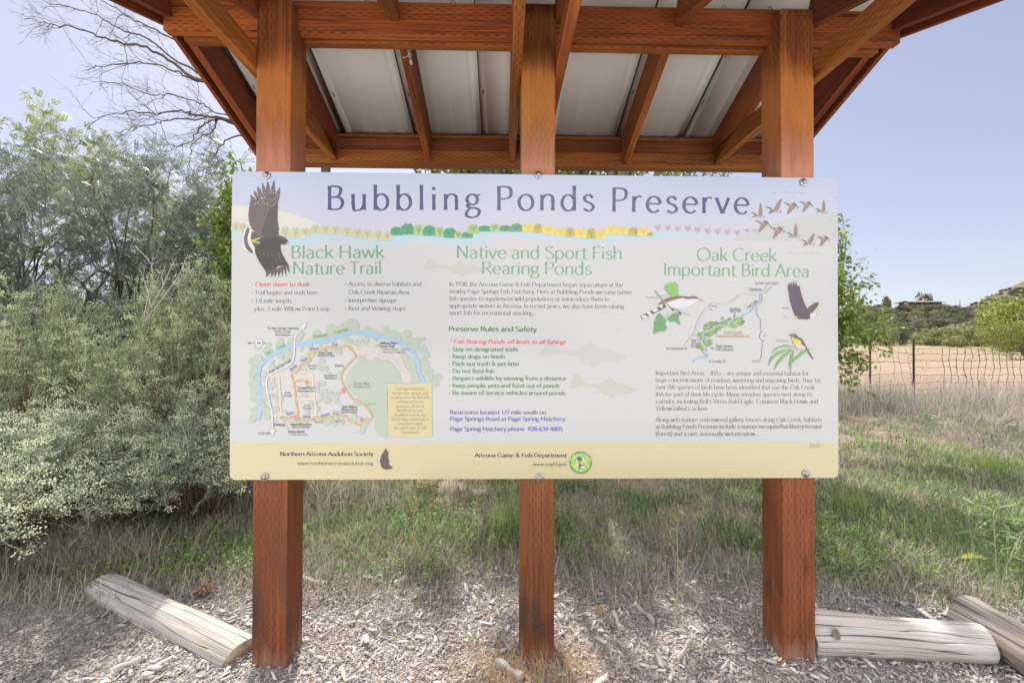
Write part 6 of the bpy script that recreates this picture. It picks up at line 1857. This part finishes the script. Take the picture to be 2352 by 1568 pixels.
# ================================================================== FENCE
fence = thing('wire_fence', 'rusty wire mesh farm fence on steel stakes with barbed wire along the top', 'fence', (8.8, 9.5, gz(8.8, 9.5)))
FM = Matrix.Translation(-fence.location)
def fl(name, S, mat): 
    o = link(name, S.mesh(name, mat), fence); o.matrix_parent_inverse = FM; return o
M_RUST = mat_attr('rusty_steel', rough=.75, var=.35, spec=.3)
FX = lambda px_, D=9.5: pix(px_, 800, D).x
FD = 9.5
for px_, top, dk in ((1998, 773, 0), (2098, 777, 1), (2440, 772, 0), (1850, 775, 1)):
    x = FX(px_); zt_ = pix(px_, top, FD).z; z0 = gz(x, FD) - .15
    S = Soup(); c = (.10, .055, .04) if dk else (.14, .085, .065)
    for (xa, xb, ya, yb) in ((-.019, .019, 0, .006), (-.004, .004, -.030, 0)):
        V = [(x + u, FD + v, w) for w in (z0, zt_) for u, v in ((xa, ya), (xb, ya), (xb, yb), (xa, yb))]
        S.add(V, [(0, 1, 5, 4), (1, 2, 6, 5), (2, 3, 7, 6), (3, 0, 4, 7), (4, 5, 6, 7)], c)
    for k in range(18):
        z = z0 + .2 + k * .06
        if z > zt_ - .02: break
        S.add([(x - .006, FD - .036, z), (x + .006, FD - .036, z), (x + .006, FD - .030, z + .012), (x - .006, FD - .030, z + .012)], [(0, 1, 2, 3)], c)
    o = fl('stake', S, M_RUST)
    if not dk: o['label'] = 'lighter rusty stake'
r = np.random.default_rng(8)
WC = (.035, .028, .025)
def wire(pts, n, amp, rad, col=WC, name='wire', ampz=None):
    P = curve_pts(np.array(pts, float), n); P[1:-1] += r.normal(0, 1, (n - 2, 3)) * (amp, amp, ampz or amp)
    S = Soup(); tube(S, P, rad, col, 4, closed=False); return S
x0, x1, xm = FX(1860), FX(2560), FX(2098)
gl = lambda x: gz(x, FD)
# top barbed strand with twisted barbs, second strand knotted with dead vine
def z_at(px_, py_): return pix(px_, py_, FD - .03).z
S = wire([(x0, FD - .03, z_at(1900, 778)), (FX(1998), FD - .035, z_at(1998, 782)), (xm, FD - .035, z_at(2098, 779)), (FX(2250), FD - .035, z_at(2250, 775)), (x1, FD - .035, z_at(2352, 774))], 60, .003, .0035)
for k in range(46):
    x = x0 + (x1 - x0) * k / 46; z = np.interp(x, [x0, FX(1998), xm, FX(2250), x1], [z_at(1900, 778), z_at(1998, 782), z_at(2098, 779), z_at(2250, 775), z_at(2352, 774)])
    for q in (-1, 1): tube(S, np.array([[x - .012, FD - .035, z - q * .02], [x, FD - .035, z], [x + .012, FD - .035, z + q * .02]]), .002, WC, 3, closed=False)
fl('barbed_strand', S, M_RUST)
S = wire([(x0, FD - .03, z_at(1900, 795)), (FX(1998), FD - .03, z_at(1998, 792)), (xm, FD - .03, z_at(2098, 793)), (FX(2180), FD - .03, z_at(2180, 791)), (FX(2280), FD - .03, z_at(2280, 789)), (x1, FD - .03, z_at(2352, 786))], 80, .006, .0045)
for k in range(26):
    x = r.uniform(FX(2130), x1); z = z_at(2200, 790) + r.normal(0, .012)
    tube(S, np.array([[x - r.uniform(.05, .25), FD - .03, z + r.normal(0, .02)], [x, FD - .04, z], [x + r.uniform(.05, .25), FD - .03, z + r.normal(0, .02)]]), r.uniform(.003, .008), (.10, .08, .06), 4, closed=False)
fl('barbed_strand', S, M_RUST)
# woven mesh, wavy with age
S = Soup(); zt_ = z_at(2200, 800)
hz = [.0, .13, .27, .42, .58, .74, .89, 1.0]
for f in hz:
    n = 110; X = np.linspace(xm - .1, x1, n); zb_ = np.array([gl(x) for x in X]) + .05
    P = np.stack([X, np.full(n, FD - .02), zb_ + (zt_ - zb_) * (1 - f)], 1); P[:, 2] += .010 * np.sin(X * 9 + f * 7) + r.normal(0, .005, n)
    tube(S, P, .0046, WC, 4, closed=False)
x = FX(2165)
while x < x1:
    n = 16; t = np.linspace(0, 1, n); zb_ = gl(x) + .05
    P = np.stack([x + .02 * np.sin(t * 9 + x * 5) + r.normal(0, .007, n) + .05 * (t - .5) * math.sin(x * 3.1), np.full(n, FD - .022), zb_ + (zt_ - zb_) * t], 1)
    tube(S, P, .0052, WC, 4, closed=False); x += .152 * r.uniform(.85, 1.15)
fl('wire_mesh', S, M_RUST)
S = Soup()
for k in range(5):
    zz = .25 + k * .24; n = 40; X = np.linspace(x0, xm, n)
    P = np.stack([X, np.full(n, FD - .02), np.array([gl(q) for q in X]) + zz + .03 * np.sin(X * 3 + k)], 1); P[:, 2] += r.normal(0, .006, n); tube(S, P, .005, WC, 4, closed=False)
for px_ in (1945, 2015, 2048, 2068, 2085):
    n = 14; t = np.linspace(0, 1, n); xx = FX(px_)
    P = np.stack([xx + .05 * np.sin(t * 5 + px_) + r.normal(0, .012, n) + (t - .5) * r.uniform(-.25, .25), np.full(n, FD - .03), gl(xx) + .05 + 1.05 * t], 1); tube(S, P, .0032, (.11, .085, .065), 4, closed=False)
fl('wire_mesh', S, M_RUST)
# dry creeper leaves caught in the mesh
n = 420; X = r.uniform(xm - .6, x1, n); Zv = np.array([gl(q) for q in X]) + r.uniform(.3, 1.25, n)
k = vnoise(X * 2.2, Zv * 2.5, 5) > .52; X, Zv = X[k], Zv[k]; n = len(X)
B = basis(r.normal(0, 1, (n, 3)) - (0, 0, .6)); ln = r.uniform(.03, .06, n)
S = Soup(); S.inst(LEAF_V, LEAF_F, B * np.stack([ln * .5, ln, ln * .4], 1)[:, None, :], np.stack([X, np.full(n, FD - .05) + r.normal(0, .03, n), Zv], 1), np.array([(.15, .17, .06), (.22, .16, .08), (.12, .13, .05)])[r.integers(0, 3, n)])
o = link('creeper_leaves', S.mesh('creeper_leaves', M_LEAF)); tag(o, 'sparse dry creeper leaves climbing through the fence mesh', 'creeper', kind='stuff')

# ================================================================== FAR TREES AND BUSHES
def bush_mesh(name, seed, n, pal, lobes=7, leaf=.10, shape=(1, 1, .8), flat=0.0, hole=.25):
    """unit bush (about 1 m radius) of leaf clumps on overlapping lobes"""
    r = np.random.default_rng(seed)
    L_ = [(np.array([0, 0, .55]), .62)]
    for k in range(lobes):
        a = r.uniform(0, 6.28); q = r.uniform(.35, .7)
        L_.append((np.array([q * math.cos(a), q * math.sin(a), r.uniform(.25, .85)]), r.uniform(.28, .5)))
    X, Nn, tone = [], [], []
    for i in range(n):
        c, rad = L_[r.integers(0, len(L_))] if r.random() > .3 else L_[0]
        v = r.normal(0, 1, 3); v /= np.linalg.norm(v)
        X.append(c + v * rad * r.uniform(.72, 1.05)); Nn.append(v)
    X = np.array(X) * shape; Nn = np.array(Nn)
    k = (X[:, 2] > -.02) & (vnoise(X[:, 0] * 3 + X[:, 2] * 2, X[:, 1] * 3 + X[:, 2] * 3, seed) > hole)
    X, Nn = X[k], Nn[k]; n = len(X)
    d = np.cross(Nn, r.normal(0, 1, (n, 3))) + Nn * .6
    B = basis(d, up=Nn + r.normal(0, .3, (n, 3)))
    ln = leaf * r.uniform(.6, 1.4, n)
    M = B * np.stack([ln * .62, ln, ln * .4], 1)[:, None, :]
    cl = vnoise(X[:, 0] * 2.4 + 5, X[:, 2] * 2.4 + X[:, 1] * 2, seed + 3)
    C = pal[r.integers(0, len(pal), n)] * (.7 + .6 * cl)[:, None]
    S = Soup(); S.inst(LEAF_V, LEAF_F, M, X, C)
    return S.mesh(name, M_LEAF)
def trunk_mesh(name, seed, h=.7, r0=.06, n=6, rad=.55, pal=(.12, .10, .08)):
    r = np.random.default_rng(seed); S = Soup()
    for k in range(n):
        a = r.uniform(0, 6.28); e = np.array([rad * r.uniform(.3, 1) * math.cos(a), rad * r.uniform(.3, 1) * math.sin(a), h * r.uniform(.7, 1.2)])
        tube(S, wander((0, 0, -.05), e, 9, .03, r), np.linspace(r0, r0 * .25, 9), pal, 5)
    return S.mesh(name, M_BARK)
JUN = np.array([(.105, .115, .07), (.13, .135, .078), (.092, .105, .065)]); JUN2 = np.array([(.20, .195, .11), (.23, .22, .125), (.17, .17, .10)])
bushes = [bush_mesh('hillside_bush', 100 + k, 1500, JUN if k % 2 == 0 else JUN2, 7, .15, (1, 1, .78)) for k in range(5)]
r = np.random.default_rng(44)
def hill_point(px_, py_):
    """where the sight line meets the hill"""
    D = np.arange(84, 560, 1.0); p = pix(px_, py_, 1.0)
    k = np.nonzero(ground_z(p.x * D, D) >= CAM_H + (p.z - CAM_H) * D)[0]
    return (p.x * D[k[0]], D[k[0]]) if len(k) else None
cnt = 0; placed = []
spots = []
for k in range(1600):
    px_ = r.uniform(1925, 2360); py_ = r.uniform(664, 782)
    h = hill_point(px_, py_)
    if h: spots.append((h, px_, py_))
for (x, y), px_, py_ in spots:
    rad = r.uniform(1.7, 3.3) * (1.15 if y > 180 else 1.0) * (.7 if y > 300 else 1)
    s_ = rad * 991 / y
    if any(abs(px_ - a) < (s_ + b) * .42 and abs(py_ - c) < (s_ + b) * .20 for a, c, b in placed): continue
    placed.append((px_, py_, s_))
    o = link('hillside_bush', bushes[cnt % 5], None, (x, y, gz(x, y) - rad * .12)); cnt += 1
    o.scale = (rad * r.uniform(.9, 1.3), rad, rad * r.uniform(.95, 1.25)); o.rotation_euler = (0, 0, r.uniform(0, 6.28))
    tag(o, 'dark olive rounded bush scattered on the dry hillside', 'bush', 'bushes scattered on the dry hillside')
    if cnt >= 240: break
# a few more over the rest of the hill, seen only from beside the board
for k in range(60):
    x = r.uniform(-190, 190); y = r.uniform(105, 250)
    if 1176 + 991 * x / y > 1900 or 1176 + 991 * x / y < -300: continue
    rad = r.uniform(1.6, 3.2)
    o = link('hillside_bush', bushes[k % 5], None, (x, y, gz(x, y) - .3)); o.scale = (rad * 1.1, rad, rad * .85); o.rotation_euler = (0, 0, k)
    tag(o, 'dark olive rounded bush scattered on the dry hillside', 'bush', 'bushes scattered on the dry hillside')

def far_tree(name, label, px_, base_py, top_py, wpx, D, pal, seed, n=2600, leaf=.14, cat='tree', lobes=9, trunk=True, group=None, hole=.25, shz=1.0):
    x = pix(px_, base_py, D).x; z = gz(x, D)
    h = pix(px_, top_py, D).z - z; w = wpx / 991 * D / 2
    root = thing(name, label, cat, (x, D, z), group)
    me = bush_mesh('crown', seed, n, pal, lobes, leaf, (1, 1, 1), hole=hole)
    c = link('crown', me, root); c.scale = (w, w * .9, h / 1.15)
    if trunk:
        t = link('trunk', trunk_mesh('trunk', seed, .75, .05), root); t.scale = (w, w, h / 1.1)
    return root
YG = np.array([(.24, .275, .06), (.29, .31, .08), (.20, .24, .052)]); MG_ = np.array([(.19, .215, .08), (.23, .25, .105), (.16, .19, .072)]); DKG = np.array([(.075, .095, .07), (.09, .11, .08)])
far_tree('mesquite_tree', 'bright yellow green mesquite overhanging the fence at the frame edge', 2372, 802, 706, 205, 30, YG * .85, 201, 15000, .042, lobes=16, hole=.44)
far_tree('mesquite_tree', 'second bright green tree behind the one at the frame edge, reaching higher', 2345, 800, 690, 150, 44, YG * .9, 202, 4200, .10, lobes=10, hole=.33)
far_tree('round_bush', 'very dark round bush like a ball at the far end of the field', 2072, 787, 751, 34, 66, DKG, 203, 3000, .085, 'bush', 10, False, hole=.05)
far_tree('field_tree', 'yellowish green tree just left of the dark round bush', 2032, 790, 744, 62, 62, MG_ * 1.05, 204, 2600, .12)
far_tree('field_tree', 'lime tinted tree half hidden behind the sapling by the board', 1985, 792, 738, 70, 70, YG * .8, 205, 2600, .12)
for k, (px_, top, w, D, t) in enumerate(((2118, 764, 66, 74, 'low yellow green thicket right of the dark round bush'), (2165, 755, 80, 70, 'broad pale green thicket behind the second fence stake and the mesh'), (2215, 750, 84, 66, 'tallest pale green thicket in the row along the field'), (2255, 752, 70, 62, 'pale green thicket running under the bright trees at the frame edge'), (2300, 758, 84, 58, 'grey green thicket at the foot of the bright trees at the frame edge'), (2142, 776, 52, 64, 'small low green clump at the front of the thicket row'), (2195, 772, 62, 58, 'low front clump where the field ends, below the tallest thicket'))):
    far_tree('thicket', t, px_, 792, top, w, D, MG_ if k % 2 else MG_ * 1.12, 210 + k, 2300, .12, 'bush', 9, False, 'thickets along the end of the field', hole=.2)

# ================================================================== HOUSE ON THE HILL
hx, hy = None, 262.0
hx = pix(2118, 700, hy).x
house = thing('hilltop_house', 'long low house with a flat pitched roof and brick chimney on the hilltop', 'house', (hx, hy, gz(hx, hy)))
HM = lambda: Matrix.Identity(4)
zr_ = pix(2118, 690.5, hy).z - gz(hx, hy)         # ridge height above its ground
wl_, wr_ = pix(2071, 700, hy).x - hx, pix(2152, 700, hy).x - hx
M_HW = mat_plain('house_wall', (.10, .085, .07), .9, 0, .15, 2); M_HR = mat_plain('house_roof', (.20, .205, .20), .6, 0, .1, 2); M_BRK = mat_plain('chimney_brick', (.30, .135, .095), .9, 0, .25, 6)
M_WIN = mat_plain('house_glass', (.05, .06, .07), .1)
def boxm(name, a, b, mat, parent):
    S = Soup(); (xa, ya, za), (xb, yb, zb2) = a, b
    V = [(xa, ya, za), (xb, ya, za), (xb, yb, za), (xa, yb, za), (xa, ya, zb2), (xb, ya, zb2), (xb, yb, zb2), (xa, yb, zb2)]
    S.add(V, [(0, 3, 2, 1), (4, 5, 6, 7), (0, 1, 5, 4), (1, 2, 6, 5), (2, 3, 7, 6), (3, 0, 4, 7)], (.5, .5, .5))
    return link(name, S.mesh(name, mat), parent)
wob_ = boxm('wall', (wl_ + 2, -4, -4), (wr_ - 1, 4, zr_ - 1.1), M_HW, house)
V = np.array([(wl_ - .6, -5.2, zr_ - 1.25), (wr_ + .6, -5.2, zr_ - 1.25), (wr_ + .2, 0, zr_), (wl_ + 2.4, 0, zr_), (wl_ - .6, 5.2, zr_ - 1.25), (wr_ + .6, 5.2, zr_ - 1.25)])
V2 = V - (0, 0, .25)
Fh = [(0, 1, 2, 3), (3, 2, 5, 4)]
roof = link('roof', mesh_np('roof', np.concatenate([V, V2]), [np.array([(0, 1, 2, 3), (3, 2, 5, 4), (6, 9, 8, 7), (9, 10, 11, 8), (0, 6, 7, 1), (5, 11, 10, 4), (1, 7, 8, 2), (2, 8, 11, 5), (0, 3, 9, 6), (3, 4, 10, 9)])], M_HR), house)
cx_ = pix(2121, 690, hy).x - hx
boxm('chimney', (cx_ - .95, -1.6, 0), (cx_ + .95, -.2, zr_ + 1.15), M_BRK, house)
for k in range(4):
    xx = wl_ + 5 + k * 4
    boxm('window', (xx, -4.05, .3), (xx + 2.2, -4.0, zr_ - 1.7), M_WIN, house)
far_tree('pine_tree', 'dark bushy tree rising behind the hilltop house chimney', 2126, 694, 678, 30, 272, JUN, 230, 1600, .2, hole=.3)
far_tree('pine_tree', 'lone upright tree on the skyline left of the hilltop house', 2037, 700, 683, 20, 258, JUN2, 231, 1400, .2, hole=.3)
for k, px_ in enumerate(np.linspace(2064, 2160, 15)):          # brush along the house front
    y = 249 + 3 * math.sin(k * 2.1); x = pix(px_, 700, y).x; rad = 2.0 + .5 * math.sin(k * 1.7)
    o = link('hillside_bush', bushes[k % 5], None, (x, y, gz(x, y) - .2)); o.rotation_euler = (0, 0, k * 1.3)
    o.scale = (rad * 1.2, rad, (pix(px_, 697.5 + .9 * math.sin(k * 2.7), y).z - gz(x, y)) / 1.15)
    tag(o, 'dark olive rounded bush scattered on the dry hillside', 'bush', 'bushes scattered on the dry hillside')
# poles and lines
M_POLE = mat_plain('pole_wood', (.17, .14, .12), .9)
def pole(px_, y0, y1, label, arm=True, D=None):
    hp = hill_point(px_, y0) if D is None else None
    x, D = hp if hp else (pix(px_, y0, D).x, D)
    z0 = gz(x, D); z1 = pix(px_, y1, D).z
    root = thing('utility_pole', label, 'pole', (x, D, z0), 'utility poles')
    S = Soup(); tube(S, np.array([[0, 0, -.5], [0, 0, (z1 - z0) / 2], [0, 0, z1 - z0]]), np.array([.19, .17, .14]), (.2, .2, .2), 8)
    link('mast', S.mesh('mast', M_POLE), root)
    if arm:
        S = Soup(); tube(S, np.array([[-.9, 0, z1 - z0 - .4], [0, 0, z1 - z0 - .4], [.9, 0, z1 - z0 - .4]]), .07, (.2, .2, .2), 6); link('cross_arm', S.mesh('cross_arm', M_POLE), root)
    return np.array([x, D, z1])
p1 = pole(2096, 768, 727, 'wooden pole standing low on the hillside above the dark round bush')
p2 = pole(2205, 711, 689, 'thin pole on the skyline right of the hilltop house', False)
S = Soup()
for dz, px_, py_ in ((-.4, 2420, 744), (-1.6, 1900, 770)):
    e = np.array(pix(px_, py_, 96)); m = (p1 + e) / 2; m[2] -= .5
    tube(S, curve_pts(np.stack([p1 + (0, 0, dz), m, e]), 24), .022, (.55, .55, .56), 3, closed=False)
tag(link('power_line', S.mesh('power_line', mat_attr('cable', .5))), 'thin overhead cables strung from the hillside pole', 'cable')

# ================================================================== AIR
hz_ = bpy.data.materials.new('haze'); hz_.use_nodes = True
hn, hl = hz_.node_tree.nodes, hz_.node_tree.links
hn.remove(hn['Principled BSDF'])
pv = hn.new('ShaderNodeVolumePrincipled'); pv.inputs['Color'].default_value = (.86, .90, 1, 1); pv.inputs['Density'].default_value = .0011
hl.new(pv.outputs[0], hn['Material Output'].inputs['Volume'])
HAZE = False
